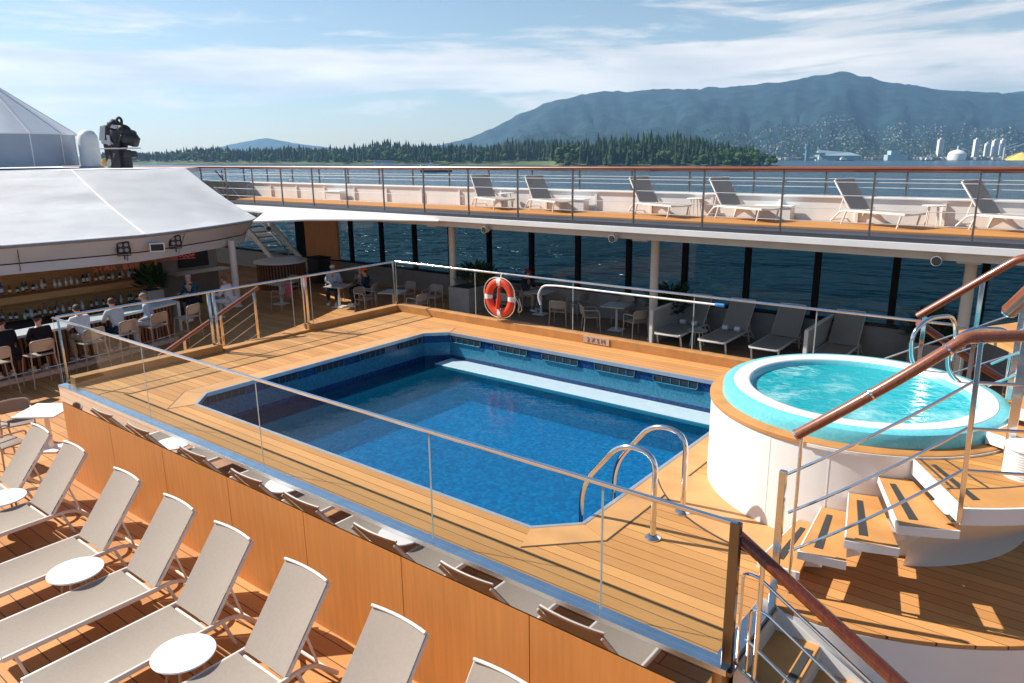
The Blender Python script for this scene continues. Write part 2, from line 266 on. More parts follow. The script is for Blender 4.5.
# ---------------------------------------------------------------- mesh builder
class MB:
    def __init__(s): s.b = bmesh.new(); s.bev = s.round = False
    def _bev(s, geo, w, seg=2):
        es = [e for e in s.b.edges if e in geo]
        bmesh.ops.bevel(s.b, geom=es, offset=w, segments=seg, affect='EDGES', profile=0.5)
    def box(s, x, y, z, sx, sy, sz, rz=0, bev=0, mtx=None):
        T = Matrix.Translation((x, y, z)) @ Matrix.Rotation(rz, 4, 'Z') @ (mtx or Matrix()) @ Matrix.Diagonal((sx, sy, sz, 1))
        r = bmesh.ops.create_cube(s.b, size=1, matrix=T)
        if bev:
            vs = set(r['verts']); es = [e for e in s.b.edges if e.verts[0] in vs and e.verts[1] in vs]
            s.bev = True
            bmesh.ops.bevel(s.b, geom=es, offset=bev, segments=2, affect='EDGES', profile=0.5)
        return s
    def bar(s, a, b, w, h, up=(0, 0, 1), bev=0):
        """rectangular bar from a to b, w across, h along `up`"""
        a, b = Vector(a), Vector(b); d = (b-a); l = d.length; d.normalize(); u = Vector(up); u = (u-d*u.dot(d)).normalized(); v = u.cross(d)
        Mx = Matrix(((d.x, v.x, u.x, 0), (d.y, v.y, u.y, 0), (d.z, v.z, u.z, 0), (0, 0, 0, 1)))
        c = (a+b)/2
        return s.box(c.x, c.y, c.z, l, w, h, 0, bev, Mx)
    def tube(s, pts, r, n=10, closed=False, sx=1.0):
        s.round = True; pts = [Vector(p) for p in pts]; k = len(pts); rings = []
        rr = r if isinstance(r, (list, tuple)) else [r]*k
        prev = None
        for i, p in enumerate(pts):
            if closed: t = pts[(i+1) % k]-pts[i-1]
            else: t = (pts[min(i+1, k-1)]-pts[max(i-1, 0)])
            t.normalize()
            if prev is None:
                a = Vector((0, 0, 1)) if abs(t.z) < 0.9 else Vector((1, 0, 0)); u = (a-t*a.dot(t)).normalized()
            else: u = (prev-t*prev.dot(t)).normalized()
            prev = u; v = t.cross(u)
            rings.append([s.b.verts.new(p+u*math.cos(2*math.pi*j/n)*rr[i]+v*math.sin(2*math.pi*j/n)*rr[i]*sx) for j in range(n)])
        for i in range(k if closed else k-1):
            A, B = rings[i], rings[(i+1) % k]
            for j in range(n): s.b.faces.new((A[j], A[(j+1) % n], B[(j+1) % n], B[j]))
        if not closed:
            s.b.faces.new(rings[0][::-1]); s.b.faces.new(rings[-1])
        return s
    def cyl(s, a, b, r, n=14): return s.tube([a, b], r, n)
    def lathe(s, prof, cx=0, cy=0, n=48, a0=0, a1=360):
        s.round = True; full = abs(a1-a0) >= 359.9; m = n if full else n+1; R_ = []
        for i in range(m):
            a = R(a0+(a1-a0)*i/n); R_.append([s.b.verts.new((cx+p[0]*math.cos(a), cy+p[0]*math.sin(a), p[1])) for p in prof])
        for i in range(n):
            A, B = R_[i], R_[(i+1) % m]
            for j in range(len(prof)-1):
                if prof[j][0] < 1e-6 and prof[j+1][0] < 1e-6: continue
                s.b.faces.new((A[j], B[j], B[j+1], A[j+1]))
        return s
    def prism(s, poly, z0, z1):
        lo = [s.b.verts.new((p[0], p[1], z0)) for p in poly]; hi = [s.b.verts.new((p[0], p[1], z1)) for p in poly]; k = len(poly)
        s.b.faces.new(hi); s.b.faces.new(lo[::-1])
        for i in range(k): s.b.faces.new((lo[i], lo[(i+1) % k], hi[(i+1) % k], hi[i]))
        return s
    def sector(s, cx, cy, r0, r1, a0, a1, z0, z1, n=8):
        P = [(cx+r1*math.cos(R(a0+(a1-a0)*i/n)), cy+r1*math.sin(R(a0+(a1-a0)*i/n))) for i in range(n+1)]
        P += [(cx+r0*math.cos(R(a1+(a0-a1)*i/n)), cy+r0*math.sin(R(a1+(a0-a1)*i/n))) for i in range(n+1)]
        return s.prism(P, z0, z1)
    def slab(s, P, t):
        """polygon in space given thickness t against its normal"""
        P = [Vector(p) for p in P]; nrm = (P[1]-P[0]).cross(P[2]-P[0]).normalized(); k = len(P)
        a = [s.b.verts.new(p) for p in P]; b = [s.b.verts.new(p-nrm*t) for p in P]
        s.b.faces.new(a); s.b.faces.new(b[::-1])
        for i in range(k): s.b.faces.new((a[i], b[i], b[(i+1) % k], a[(i+1) % k]))
        return s
    def quad(s, P): s.b.faces.new([s.b.verts.new(p) for p in P]); return s
    def ball(s, x, y, z, r, sub=2, sc=(1, 1, 1)):
        s.round = True
        bmesh.ops.create_icosphere(s.b, subdivisions=sub, radius=1, matrix=Matrix.Translation((x, y, z)) @ Matrix.Diagonal((r*sc[0], r*sc[1], r*sc[2], 1))); return s
    def build(s, name, m, parent=None, loc=None, smooth=True, ang=35):
        bmesh.ops.recalc_face_normals(s.b, faces=s.b.faces)
        me = bpy.data.meshes.new(name); s.b.to_mesh(me); s.b.free()
        if smooth and len(me.polygons):
            me.polygons.foreach_set('use_smooth', [True]*len(me.polygons)); me.set_sharp_from_angle(angle=R(20 if s.bev and not s.round else ang))
        me.materials.append(M[m] if isinstance(m, str) else m)
        o = bpy.data.objects.new(name, me); col.objects.link(o)
        if parent: o.parent = parent
        if loc: o.location = loc
        return o
def tag(o, label=None, cat=None, group=None, kind=None):
    if label: o['label'] = label
    if cat: o['category'] = cat
    if group: o['group'] = group
    if kind: o['kind'] = kind
    return o
def thing(name, label, cat, loc=(0, 0, 0), rz=0, group=None):
    o = bpy.data.objects.new(name, None); col.objects.link(o); o.empty_display_size = 0.2
    o.location = loc; o.rotation_euler = (0, 0, rz); return tag(o, label, cat, group)
KIDS = {}
def kids(o): return [c for c in col.objects if c.parent == o]
def dup(root, loc, rz=0, label=None, group=None):
    def cp(o, par):
        c = o.copy(); col.objects.link(c)
        if par: c.parent = par
        for k in kids_cache(o): cp(k, c)
        return c
    r = cp(root, None); r.location = loc; r.rotation_euler = (0, 0, rz)
    if label: r['label'] = label
    if group: r['group'] = group
    return r
def kids_cache(o):
    if o.name not in KIDS: KIDS[o.name] = kids(o)
    return KIDS[o.name]
class Proto:
    """first use moves the thing itself, later uses copy it"""
    def __init__(s, o): s.o = o; s.used = False
    def put(s, loc, rz, label, group=None, **k):
        if not s.used:
            s.used = True; s.o.location = loc; s.o.rotation_euler = (0, 0, rz); s.o['label'] = label
            if group: s.o['group'] = group
            kids_cache(s.o); [kids_cache(c) for c in kids_cache(s.o)]
            return s.o
        return dup(s.o, loc, rz, label, group)
def arc(cx, cy, r, a0, a1, z0, z1, n=12):
    return [(cx+r*math.cos(R(a0+(a1-a0)*i/n)), cy+r*math.sin(R(a0+(a1-a0)*i/n)), z0+(z1-z0)*i/n) for i in range(n+1)]
def fillet(pts, r, n=5):
    pts = [Vector(p) for p in pts]; out = [pts[0]]
    for i in range(1, len(pts)-1):
        a, b, c = pts[i-1], pts[i], pts[i+1]; u = (a-b); v = (c-b); d = min(r, u.length*.49, v.length*.49)
        p, q = b+u.normalized()*d, b+v.normalized()*d
        for k in range(n+1):
            t = k/n; out.append(p*(1-t)**2+b*2*t*(1-t)+q*t*t)
    out.append(pts[-1]); return out

# ================================================================= SETTING
U = (-FPX*cd-186.5*cf).normalized(); F0 = (cf-U*cf.dot(U)).normalized(); RS = F0.cross(U)
HS = 26.0
CAMP = Vector((0, 0, CAMZ))
def sp(px, dist, h): return CAMP+F0*dist+RS*(dist*(px-512)/760.8)+U*(h-HS)
def spx(dist, y): return HS-(y-155)*dist/760.8      # height seen at picture row y
b = MB(); D = 14000
b.quad([CAMP+F0*D-RS*D-U*HS, CAMP+F0*D+RS*D-U*HS, CAMP-F0*D+RS*D-U*HS, CAMP-F0*D-RS*D-U*HS])
tag(b.build('sea', 'sea', smooth=False), kind='structure')

# --- haze
m = bpy.data.materials.new('haze_air'); m.use_nodes = True; nt = m.node_tree; nt.nodes.remove(nt.nodes['Principled BSDF'])
v = nt.nodes.new('ShaderNodeVolumePrincipled'); v.inputs['Density'].default_value = 0.000048; v.inputs['Color'].default_value = (0.38, 0.66, 1.0, 1); v.inputs['Anisotropy'].default_value = 0.25
nt.links.new(v.outputs[0], nt.nodes['Material Output'].inputs['Volume'])
hz = MB(); D2 = 14300
P = [CAMP+F0*(D2*i)+RS*(D2*j)+U*k for k in (-HS-1.0, 1150) for i, j in ((1, 1), (1, -1), (-1, -1), (-1, 1))]
vs = [hz.b.verts.new(p) for p in P]
for f in ((0, 1, 2, 3), (4, 5, 6, 7), (0, 1, 5, 4), (1, 2, 6, 5), (2, 3, 7, 6), (3, 0, 4, 7)): hz.b.faces.new([vs[i] for i in f])
tag(hz.build('haze', m, smooth=False), kind='stuff')

# --- decks
b = MB(); b.prism([(-48, -4), (6, -4), (6, 19.9), (-48, 19.9)], -1.75, -1.6)
tag(b.build('lower_deck', 'deck', smooth=False), kind='structure')
b = MB(); b.prism([(-48, 17.55), (6, 17.55), (6, 19.3), (-48, 19.3)], 1.62, 1.75)
tag(b.build('upper_deck', teak('upper_deck_planks', (0.50, 0.235, 0.07), 0.14, 'Y', 0.008), smooth=False), kind='structure')
b = MB(); b.prism([(-16.9, 11.75), (5.9, 11.75), (5.9, 19.6), (-16.9, 19.6)], -1.6, -1.594)  # thin sheet over the lower deck; the far side's shade put into its plank colour
tag(b.build('shade_floor_sheet', teak('shade_darkened_planks', (0.25, 0.175, 0.12), 0.2, 'Y', 0.012, 2.6), smooth=False), kind='structure')
# deck edge: gutter, white fascia, recessed beam
t = thing('deck_edge_fascia', 'white fascia along the edge of the upper walkway above the dark windows', 'deck edge', (-20, 16.6, 1.3))
def local(o, b, name, m, **k):
    b.b.transform(Matrix.Translation(-Vector(o.location))); return b.build(name, m, o, **k)
b = MB(); b.box(-21, 17.09, 1.67, 54, 0.90, 0.10); local(t, b, 'gutter', mat('dark_gutter', (0.05, 0.055, 0.07), 0.5))
b = MB(); b.box(-21, 16.65, 1.555, 54, 0.1, 0.15, bev=.01); b.box(-21, 16.80, 1.50, 54, 0.2, 0.04); local(t, b, 'fascia_board', 'white')
b = MB(); b.box(-21, 16.92, 1.40, 54, 0.12, 0.21); local(t, b, 'edge_beam', 'offwhite')
b = MB(); b.box(-21, 18.35, 1.44, 54, 2.76, 0.06); local(t, b, 'soffit', 'offwhite')

# --- bulwark of the upper deck
t = thing('bulwark', 'white bulwark wall along the outer side of the upper walkway', 'bulwark', (-20, 19.4, 1.75))
b = MB(); b.box(-21, 19.42, 2.03, 54, 0.18, 0.56)
for k in range(29): b.box(-.9-1.84*k, 19.31, 2.0, 0.07, 0.08, 0.5)
local(t, b, 'wall', 'white')
b = MB(); b.box(-21, 19.41, 2.33, 54, 0.25, 0.05, bev=.012); local(t, b, 'capping', 'white')
M['railpost'] = mat('dull_rail_post', (0.20, 0.17, 0.15), 0.35, 0.7)
M['palewire'] = mat('pale_wire', (0.75, 0.73, 0.70), 0.4, 0.3)
def rail(name, label, xs, y, z0, z1, handrail, wires, tilt=0.0, r=0.022, hr=0.042, group=None):
    t = thing(name, label, 'railing', ((xs[0]+xs[-1])/2, y, z0), 0, group)
    for x in xs:
        b = MB(); b.bar((x, y, z0), (x, y+tilt, z1-.02), 0.035, 0.05, (0, 1, 0), .004); b.box(x, y, z0+.01, .09, .09, .02); local(t, b, 'post', M['railpost'])
    x0, x1 = min(xs)-.4, max(xs)+.6
    for i, zf in enumerate(wires):
        b = MB(); zz = z0+(z1-z0)*zf; b.cyl((x0, y+tilt*zf, zz), (x1, y+tilt*zf, zz), 0.0075, 6); local(t, b, 'wire', M['palewire'])
    b = MB(); b.tube([(x0, y+tilt, z1), (x1, y+tilt, z1)], hr, 12, sx=1.5); local(t, b, 'handrail', handrail)
    return t
rail('walkway_railing', 'inner railing of the upper walkway with red wooden handrail and steel wires', [-0.0-1.848*k for k in range(24)], 16.73, 1.695, 3.077, 'railwood', (.2, .4, .6, .8))
rail('ship_side_railing', 'outer railing standing on the white bulwark beyond the upper walkway loungers', [-1.8-1.812*k for k in range(23)], 19.5, 2.35, 2.964, 'railwood', (.35, .68))

# --- window wall
WY = 19.74
t = thing('window_wall', 'wall of tall dark tinted windows along the far side of the lower deck', 'window wall', (-12, WY, -1.6))
mx = [0.02-1.84*k for k in range(16)]
for i in range(14):
    b = MB(); b.box((mx[i]+mx[i+1])/2, WY+.03, 0.30, 1.84-.14, .012, 2.2); local(t, b, 'pane', 'tint')
for x in mx[:14]:
    b = MB(); b.box(x, WY, 0.30, .145, .14, 2.24); local(t, b, 'mullion', 'blackmetal')
b = MB(); b.box(-20, WY+.02, -1.2, 46, .2, .8); local(t, b, 'sill_wall', mat('grey_sill', (0.27, 0.255, 0.235), 0.6))
b = MB(); b.box(-20, WY-.02, -.79, 46, .3, .04, bev=.008); local(t, b, 'sill_ledge', 'blackmetal')
b = MB(); b.box(-25.75, WY-.04, -.1, 2.16, .12, 3.0); local(t, b, 'wood_panel', 'wood')
b = MB(); b.box(-33, WY+.03, 0.3, 12, .012, 2.2); local(t, b, 'side_pane', 'tint')
b = MB(); b.box(-27.3, WY, 0.1, .5, .14, 2.6); local(t, b, 'dark_frame', 'blackmetal')

for x, lab in ((-16.68, 'round cream column under the upper deck left of the orange lifebuoy'), (-9.25, 'round cream column beside the grey tables under the upper deck'), (-1.93, 'round cream column behind the hot tub handrails')):
    t = thing('support_column', lab, 'column', (x, 18, -1.6), 0, 'columns under the upper deck')
    b = MB(); b.lathe([(0, 0), (.15, 0), (.15, .04), (.115, .05), (.115, 2.90), (.16, 2.92), (.16, 3.0), (0, 3.0)], n=24); b.build('shaft', 'offwhite', t)
    b = MB(); b.box(.05, -.5, 2.90, 0.42, 1.0, .13, bev=.01); b.build('bracket', 'offwhite', t)

# ================================================================= POOL PLATFORM
X0, X1, Y0, Y1 = -12.55, -1.6, 4.34, 11.6
px0, px1, py0, py1, ch = -10.31, -3.485, 5.13, 10.56, 0.37
octo = [(px0+ch, py0), (px1-ch, py0), (px1, py0+ch), (px1, py1-ch), (px1-ch, py1), (px0+ch, py1), (px0, py1-ch), (px0, py0+ch)]
plat = thing('pool_platform', 'raised swimming pool platform with wood panelled front and blue tiled pool', 'pool', (-7, 7.8, -1.6))
TC = (-1.70, 7.93)
b = MB()
b.prism([(X0, Y0), (X1, Y0), (X1, py0), (X0, py0)], -.2, 0); b.prism([(X0, py1), (X1, py1), (X1, Y1), (X0, Y1)], -.2, 0)
b.prism([(X0, py0), (px0, py0), (px0, py1), (X0, py1)], -.2, 0); b.prism([(px1, py0), (X1, py0), (X1, py1), (px1, py1)], -.2, 0)
for a, c, d in (((px0, py0), (px0+ch, py0), (px0, py0+ch)), ((px1, py0), (px1, py0+ch), (px1-ch, py0)), ((px1, py1), (px1-ch, py1), (px1, py1-ch)), ((px0, py1), (px0, py1-ch), (px0+ch, py1))):
    b.prism([a, c, d], -.2, 0)
A = [a for a in range(-80, 82, 4)]
ppoly = [(X1, 5.30)]+[(TC[0]+2.68*math.cos(R(a)), TC[1]+2.68*math.sin(R(a))) for a in A if TC[0]+2.68*math.cos(R(a)) > X1+.02]+[(X1, 10.55)]
b.prism(ppoly, -.03, 0)
local(plat, b, 'deck', 'pooldeck', smooth=False)
# body under the deck
b = MB(); b.prism([(X0+.05, Y0+.04), (X1-.02, Y0+.04), (X1-.02, py0-.3), (X0+.05, py0-.3)], -1.6, -.2)
b.prism([(X0+.05, py0-.3), (px0-.3, py0-.3), (px0-.3, Y1-.03), (X0+.05, Y1-.03)], -1.6, -.2); b.prism([(px0-.3, py1+.3), (X1-.02, py1+.3), (X1-.02, Y1-.03), (px0-.3, Y1-.03)], -1.6, -.2)
local(plat, b, 'body', 'black', smooth=False)
b = MB(); b.prism([(p[0]-.0, p[1]) for p in [(X1, 5.30)]+[(TC[0]+2.682*math.cos(R(a)), TC[1]+2.682*math.sin(R(a))) for a in A if TC[0]+2.682*math.cos(R(a)) > X1+.02]+[(X1, 10.55)]], -1.6, -.035)
local(plat, b, 'curved_wall', 'white', ang=20)
# margin boards round the pool, with mitre seams
def offset_oct(d):
    k = d*math.tan(R(22.5))
    return [(px0+ch-k, py0-d), (px1-ch+k, py0-d), (px1+d, py0+ch-k), (px1+d, py1-ch+k), (px1-ch+k, py1+d), (px0+ch-k, py1+d), (px0-d, py1-ch+k), (px0-d, py0+ch-k)]
inn, outr = offset_oct(0.0), offset_oct(0.33)
for i in (1, 2, 3, 5, 6, 7):
    j = (i+1) % 8
    def sh(p, q, f): return (p[0]+(q[0]-p[0])*f, p[1]+(q[1]-p[1])*f)
    L_ = math.dist(inn[i], inn[j]); L2 = math.dist(outr[i], outr[j])
    P = [sh(inn[i], inn[j], .004/L_), sh(inn[j], inn[i], .004/L_), sh(outr[j], outr[i], .004/L2), sh(outr[i], outr[j], .004/L2)]
    b = MB(); b.prism(P, 0.0, 0.006); local(plat, b, 'margin_board', 'margin', smooth=False)
b = MB(); o1, o2 = offset_oct(.333), offset_oct(.348)
for i in (1, 2, 3, 5, 6, 7):
    j = (i+1) % 8; b.prism([o1[i], o1[j], o2[j], o2[i]], 0.0, 0.003)
b.box(-11.6, 4.0+3.9, .002, .016, 6.8, .004)
b.sector(TC[0], TC[1], 2.0, 2.014, -147, -92, 0, .0095, 24)
local(plat, b, 'seam_line', 'seam', smooth=False)
b = MB(); b.sector(TC[0], TC[1], 1.46, 2.0, -150, -91, 0, .0085, 24); local(plat, b, 'tub_margin', 'margin', smooth=False)
# front cladding
sx = [-12.55, -10.92, -9.39, -7.82, -6.33, -4.80, -3.26, -1.66]
for i in range(7):
    b = MB(); b.box((sx[i]+sx[i+1])/2, 4.335, -.925, sx[i+1]-sx[i]-.010, .05, 1.34); local(plat, b, 'wood_panel', 'wood', smooth=False)
for i, (ya, yb) in enumerate(((4.40, 5.9), (5.91, 7.4), (7.41, 8.9), (8.91, 10.4), (10.41, 11.58))):
    b = MB(); b.box(-12.53, (ya+yb)/2, -.925, .05, yb-ya, 1.34); local(plat, b, 'wood_panel', 'wood', smooth=False)
b = MB(); b.box(-7.11, 4.315, -.128, 10.9, .02, .214); local(plat, b, 'mirror_fascia', 'mirror')
b = MB(); b.box(-7.06, 4.365, 0.005, 11.0, .135, .05, bev=.004); local(plat, b, 'glass_channel', mat('brushed_channel', (.70, .76, .80), .2, 1))
b = MB(); b.box(-1.62, 4.86, .012, .13, .86, .05, bev=.004); local(plat, b, 'stair_edge_trim', 'steel')
b = MB(); b.box(-12.43, 5.75, .07, .2, 2.55, .14, bev=.008); b.box(-12.43, 10.2, .07, .2, 2.5, .14, bev=.008); b.box(-12.43, 8.0, .02, .2, 1.9, .05)
b.box(-6.95, 11.5, .08, 10.76, .2, .16, bev=.008); local(plat, b, 'coaming', 'rteak')
# basin
def band(b, z0, z1, d=0.0, poly=None):
    q = poly or offset_oct(d)
    for i in range(8):
        j = (i+1) % 8; b.quad([(*q[i], z0), (*q[j], z0), (*q[j], z1), (*q[i], z1)])
b = MB(); band(b, -1.15, -.46, -.002); band(b, -.20, -.05, -.002); local(plat, b, 'navy_tile_band', 'pooldark', smooth=False)
b = MB(); band(b, -.46, -.20, -.002); local(plat, b, 'light_tile_band', 'poolband', smooth=False)
b = MB(); q0 = offset_oct(0.012); q1 = offset_oct(-.03)
for i in range(8):
    j = (i+1) % 8; b.prism([q0[i], q0[j], q1[j], q1[i]], -.05, .010)
local(plat, b, 'steel_edge', mat('brushed_edge', (0.62, 0.64, 0.66), 0.35, 0.7), smooth=False)
b = MB(); b.b.faces.new([b.b.verts.new((*p, -1.15)) for p in offset_oct(-.002)]); local(plat, b, 'basin', 'poolfloor', smooth=False)
b = MB(); b.box(-6.75, 10.30, -.560, 6.3, .50, .07, bev=.01); local(plat, b, 'bench', 'bench')
b = MB(); b.box(-6.75, 10.33, -.85, 6.2, .44, .58); local(plat, b, 'bench_base', 'pooldark')
def grille(x, y, rz, w):
    T = Matrix.Translation((x, y, -.125)) @ Matrix.Rotation(rz, 4, 'Z')
    b = MB(); b.box(0, 0, 0, w, .02, .10, bev=.008); b.b.transform(T); o = local(plat, b, 'overflow_grille', 'grille')
    b = MB(); b.tube(fillet([(-w/2, -.014, .05), (-w/2, -.014, -.058), (w/2, -.014, -.058), (w/2, -.014, .05)], .05), .009, 6)
    for k in range(1, 5): b.box(-w/2+w*k/5, -.012, 0, .012, .012, .10)
    b.b.transform(Matrix.Translation(-Vector(plat.location)) @ T); b.build('grille_frame', 'poolband', o)
for k in range(6): grille(-9.5+k*1.13, py1-.012, 0, .78)
for k in range(5): grille(px0+.012, 5.85+k*.99, R(90), .62)
grille(px0+ch/2+.01, py0+ch/2+.01, R(135), .3)
b = MB(); b.b.faces.new([b.b.verts.new((*p, -.53)) for p in offset_oct(-.004)])
tag(b.build('pool_water', 'poolwater', smooth=False), kind='structure')

# ================================================================= HOT TUB
tub = thing('hot_tub', 'round white hot tub with turquoise tiled rim beside the pool', 'hot tub', (TC[0], TC[1], 0))
b = MB(); b.lathe([(1.46, 0.004), (1.46, .93)], n=96)
for a in (-106, -84.5, -140, -172): b.sector(0, 0, 1.459, 1.462, a, a+.25, .01, .92, 2)
b.build('base', 'white', tub)
b = MB(); b.lathe([(1.475, .92), (1.475, .955), (1.465, .962), (1.30, .965)], n=96); b.build('teak_ring', 'rteak', tub)
b = MB(); b.lathe([(1.345, .955), (1.345, 1.05), (1.33, 1.085), (1.30, 1.10), (1.235, 1.10)], n=96); b.build('tile_rim', 'teal', tub)
b = MB(); b.lathe([(1.236, 1.098), (1.23, 1.106), (1.085, 1.106), (1.07, 1.10), (1.06, 1.085)], n=96); b.build('white_ledge', 'acrylic', tub)
b = MB(); b.lathe([(1.06, 1.06), (1.034, 1.02), (1.02, .70), (.78, .68), (.74, .3), (0, .28)], n=96); b.build('shell', 'tubshell', tub)
b = MB(); b.lathe([(1.062, 1.086), (1.045, 1.07), (1.03, 1.033)], n=96); b.build('inner_tile_line', 'teal', tub)
b = MB(); b.lathe([(0.0, 1.035), (.5, 1.035), (1.03, 1.035)], TC[0], TC[1], n=96)
tag(b.build('tub_water', 'tubwater'), kind='structure')
# shadow arch panel: small access door in the base
# ================================================================= TUB STAIRS
st = thing('tub_staircase', 'curved teak staircase with white risers winding up around the hot tub', 'staircase', (TC[0], TC[1], 0))
dz = .186
angs = [(-92, -84.5), (-84.5, -76.5), (-76.5, -68), (-68, -58.5)]
def sec(r0, r1, a0, a1, z0, z1, n=6): return MB().sector(0, 0, r0, r1, a0, a1, z0, z1, n)
for i, (a0, a1) in enumerate(angs):
    z = dz*(i+1)
    sec(1.47, 2.36, a0-.6, a1-.2, z-.045, z).build('tread', 'step', st, smooth=False)
    am = a0+1.7
    sec(1.60, 2.24, am-.05, am+1.6, z+.0005, z+.004).build('grip_strip', 'grip', st, smooth=False)
    b = sec(1.47, 2.365, a0-.9, a0-.6, z-.05, z+.002); b.sector(0, 0, 2.36, 2.375, a0-.9, a1-.1, z-.065, z+.001)
    b.build('riser', 'white', st, smooth=False)
for i in range(4):
    a0, a1 = angs[i]; z = dz*(i+1); b = MB()
    for r0, r1 in ((1.78, 2.02),):
        P = [(a0-.5, z-.045), (a1+2, z-.045), (a1+3, z+.02), (a1+3, z-.10), (a0+1.5, max(0.01, z-.26))]
        lo = [b.b.verts.new((r0*math.cos(R(a)), r0*math.sin(R(a)), zz)) for a, zz in P]; hi = [b.b.verts.new((r1*math.cos(R(a)), r1*math.sin(R(a)), zz)) for a, zz in P]
        b.b.faces.new(lo); b.b.faces.new(hi[::-1])
        for k in range(5): b.b.faces.new((lo[k], lo[(k+1) % 5], hi[(k+1) % 5], hi[k]))
    b.build('stringer_bracket', 'white', st, smooth=False)
zl = dz*5
b = sec(1.474, 2.36, -58.5, 40, zl-.05, zl, 24); b.build('landing', teak('landing_planks', (0.52, 0.26, 0.075), 0.11, 'Y', 0.006), st, smooth=False)
b = sec(2.06, 2.362, -57.5, 40, zl, zl+.004, 24); b.build('landing_margin', 'step', st, smooth=False)
b = sec(2.04, 2.058, -58, 40, zl, zl+.005, 24); b.sector(0, 0, 1.48, 2.05, -57.0, -56.4, zl, zl+.0055, 2); b.sector(0, 0, 1.48, 2.05, -49.2, -48.7, zl, zl+.0055, 2); b.build('landing_seam', 'seam', st, smooth=False)
sec(1.60, 2.24, -56.9+1.4, -55.5+1.4, zl+.0045, zl+.008).build('grip_strip', 'grip', st, smooth=False)
b = sec(2.36, 2.385, -59, 40, zl-.13, zl+.002, 28); b.sector(0, 0, 1.47, 2.38, -59.0, -58.55, zl-.13, zl+.003, 2); b.sector(0, 0, 1.47, 1.485, -92, 40, zl-.01, zl+.018, 40); b.build('landing_fascia', 'white', st, smooth=False)
b = MB(); b.lathe([(2.37, zl-.12), (2.30, zl-.16), (1.95, zl-.45), (1.70, .25), (1.62, 0.0)], n=40, a0=-60, a1=40); b.build('landing_underside', 'white', st)
# further steps beside the tub going up to the right
for i, (a0, zz) in enumerate(((-27, zl+.15), (-12, zl+.31), (4, zl+.47))):
    sec(1.38, 2.5, a0, a0+18, zz-.05, zz).build('tread', 'step', st, smooth=False)
    b = sec(1.375, 2.5, a0-.7, a0, zz-.10, zz+.002); b.sector(0, 0, 1.365, 1.38, a0-.7, a0+18, zz-.11, zz+.002); b.build('riser', 'white', st, smooth=False)
    sec(1.55, 2.3, a0+2.2, a0+4, zz+.0005, zz+.004).build('grip_strip', 'grip', st, smooth=False)
sec(1.38, 3.4, 22, 60, zl+.58, zl+.63, 10).build('landing', 'step', st, smooth=False)

# lower stairs down to the lounger deck
ls = thing('deck_stairs', 'short teak stairs going down from the pool deck at the bottom right corner', 'stairs', (-1.6, 4.86, 0))
for i in range(7):
    z = -.2*(i+1); x = .06+.35*i
    b = MB(); b.box(x+.16, 0, z-.02, .36, .86, .04, bev=.006); b.build('tread', 'step', ls)
    b = MB(); b.box(x+.285, 0, z+.002, .06, .66, .006); b.build('grip_strip', 'grip', ls)
    b = MB(); b.box(x-.005, 0, z+.08, .012, .86, .2); b.build('riser', 'offwhite', ls)
b = MB(); b.slab([(.05, .44, .0), (2.6, .44, -1.42), (2.6, .44, -1.6), (.05, .44, -1.6)], .02); b.build('stringer', 'white', ls, smooth=False)
b = MB(); b.slab([(.05, -.44, .0), (.05, -.44, -1.6), (2.6, -.44, -1.6), (2.6, -.44, -1.42)], .02); b.build('stringer', 'offwhite', ls, smooth=False)

# ================================================================= GLASS BALUSTRADES
def glass_run(t, a, b_, z0, z1, cuts, post_at, rail_r=.021, flat=False, gap=.004, post_m='steel'):
    a, b_ = Vector((*a, 0)), Vector((*b_, 0)); d = (b_-a); L_ = d.length; d.normalize(); n = Vector((-d.y, d.x, 0))
    cuts = [0]+cuts+[L_]
    for i in range(len(cuts)-1):
        p, q = a+d*(cuts[i]+gap), a+d*(cuts[i+1]-gap); m = MB(); m.bar(p+Vector((0, 0, (z0+z1)/2)), q+Vector((0, 0, (z0+z1)/2)), .010, z1-z0-.02)
        o = local(t, m, 'glass_pane', 'glass', smooth=False)
        for e in (p, q):
            m = MB(); m.bar(e+Vector((0, 0, z0+.02)), e+Vector((0, 0, z1-.02)), .010, .003, n); local(o, m, 'pane_edge', 'glassedge') if 0 else (m.b.transform(Matrix.Translation(-Vector(t.location))), m.build('pane_edge', 'glassedge', o))
    m = MB()
    if flat: m.bar(a+Vector((0, 0, z1)), b_+Vector((0, 0, z1)), .036, .03, bev=.006)
    else: m.tube([a+Vector((0, 0, z1)), b_+Vector((0, 0, z1))], rail_r, 12)
    local(t, m, 'top_rail', 'steel')
    for x, w in post_at:
        p = a+d*x; m = MB(); m.bar((p.x, p.y, z0-.05), (p.x, p.y, z1+.012), w, w*.7, n, bev=.004); m.box(p.x, p.y, z0-.03, w*1.5, w*1.5, .03); local(t, m, 'post', post_m)
t = thing('glass_balustrade', 'long clear glass balustrade along the wood panelled front of the pool platform', 'glass railing', (-7, 4.36, 0), 0, 'glass railings around the pool')
glass_run(t, (-12.5, 4.36), (-1.57, 4.36), .03, 1.11, [2.82, 5.43, 8.1, 9.9], [(10.92, .07)], flat=True, post_m=mat('dark_chrome', (.16, .15, .15), .12, 1))
t = thing('glass_balustrade', 'clear glass balustrade on the bar side of the pool with steel posts', 'glass railing', (-12.46, 8, 0), 0, 'glass railings around the pool')
glass_run(t, (-12.46, 4.40), (-12.46, 11.5), .1, 1.12, [2.55, 4.3, 4.75], [(.02, .03), (2.52, .05), (2.62, .05), (4.55, .03), (7.06, .055)])
for yy in (9.02,): 
    m = MB(); m.bar((-12.46, yy, 0), (-12.46, yy, 1.13), .06, .06, (1, 0, 0), .004); local(t, m, 'post', 'steel')
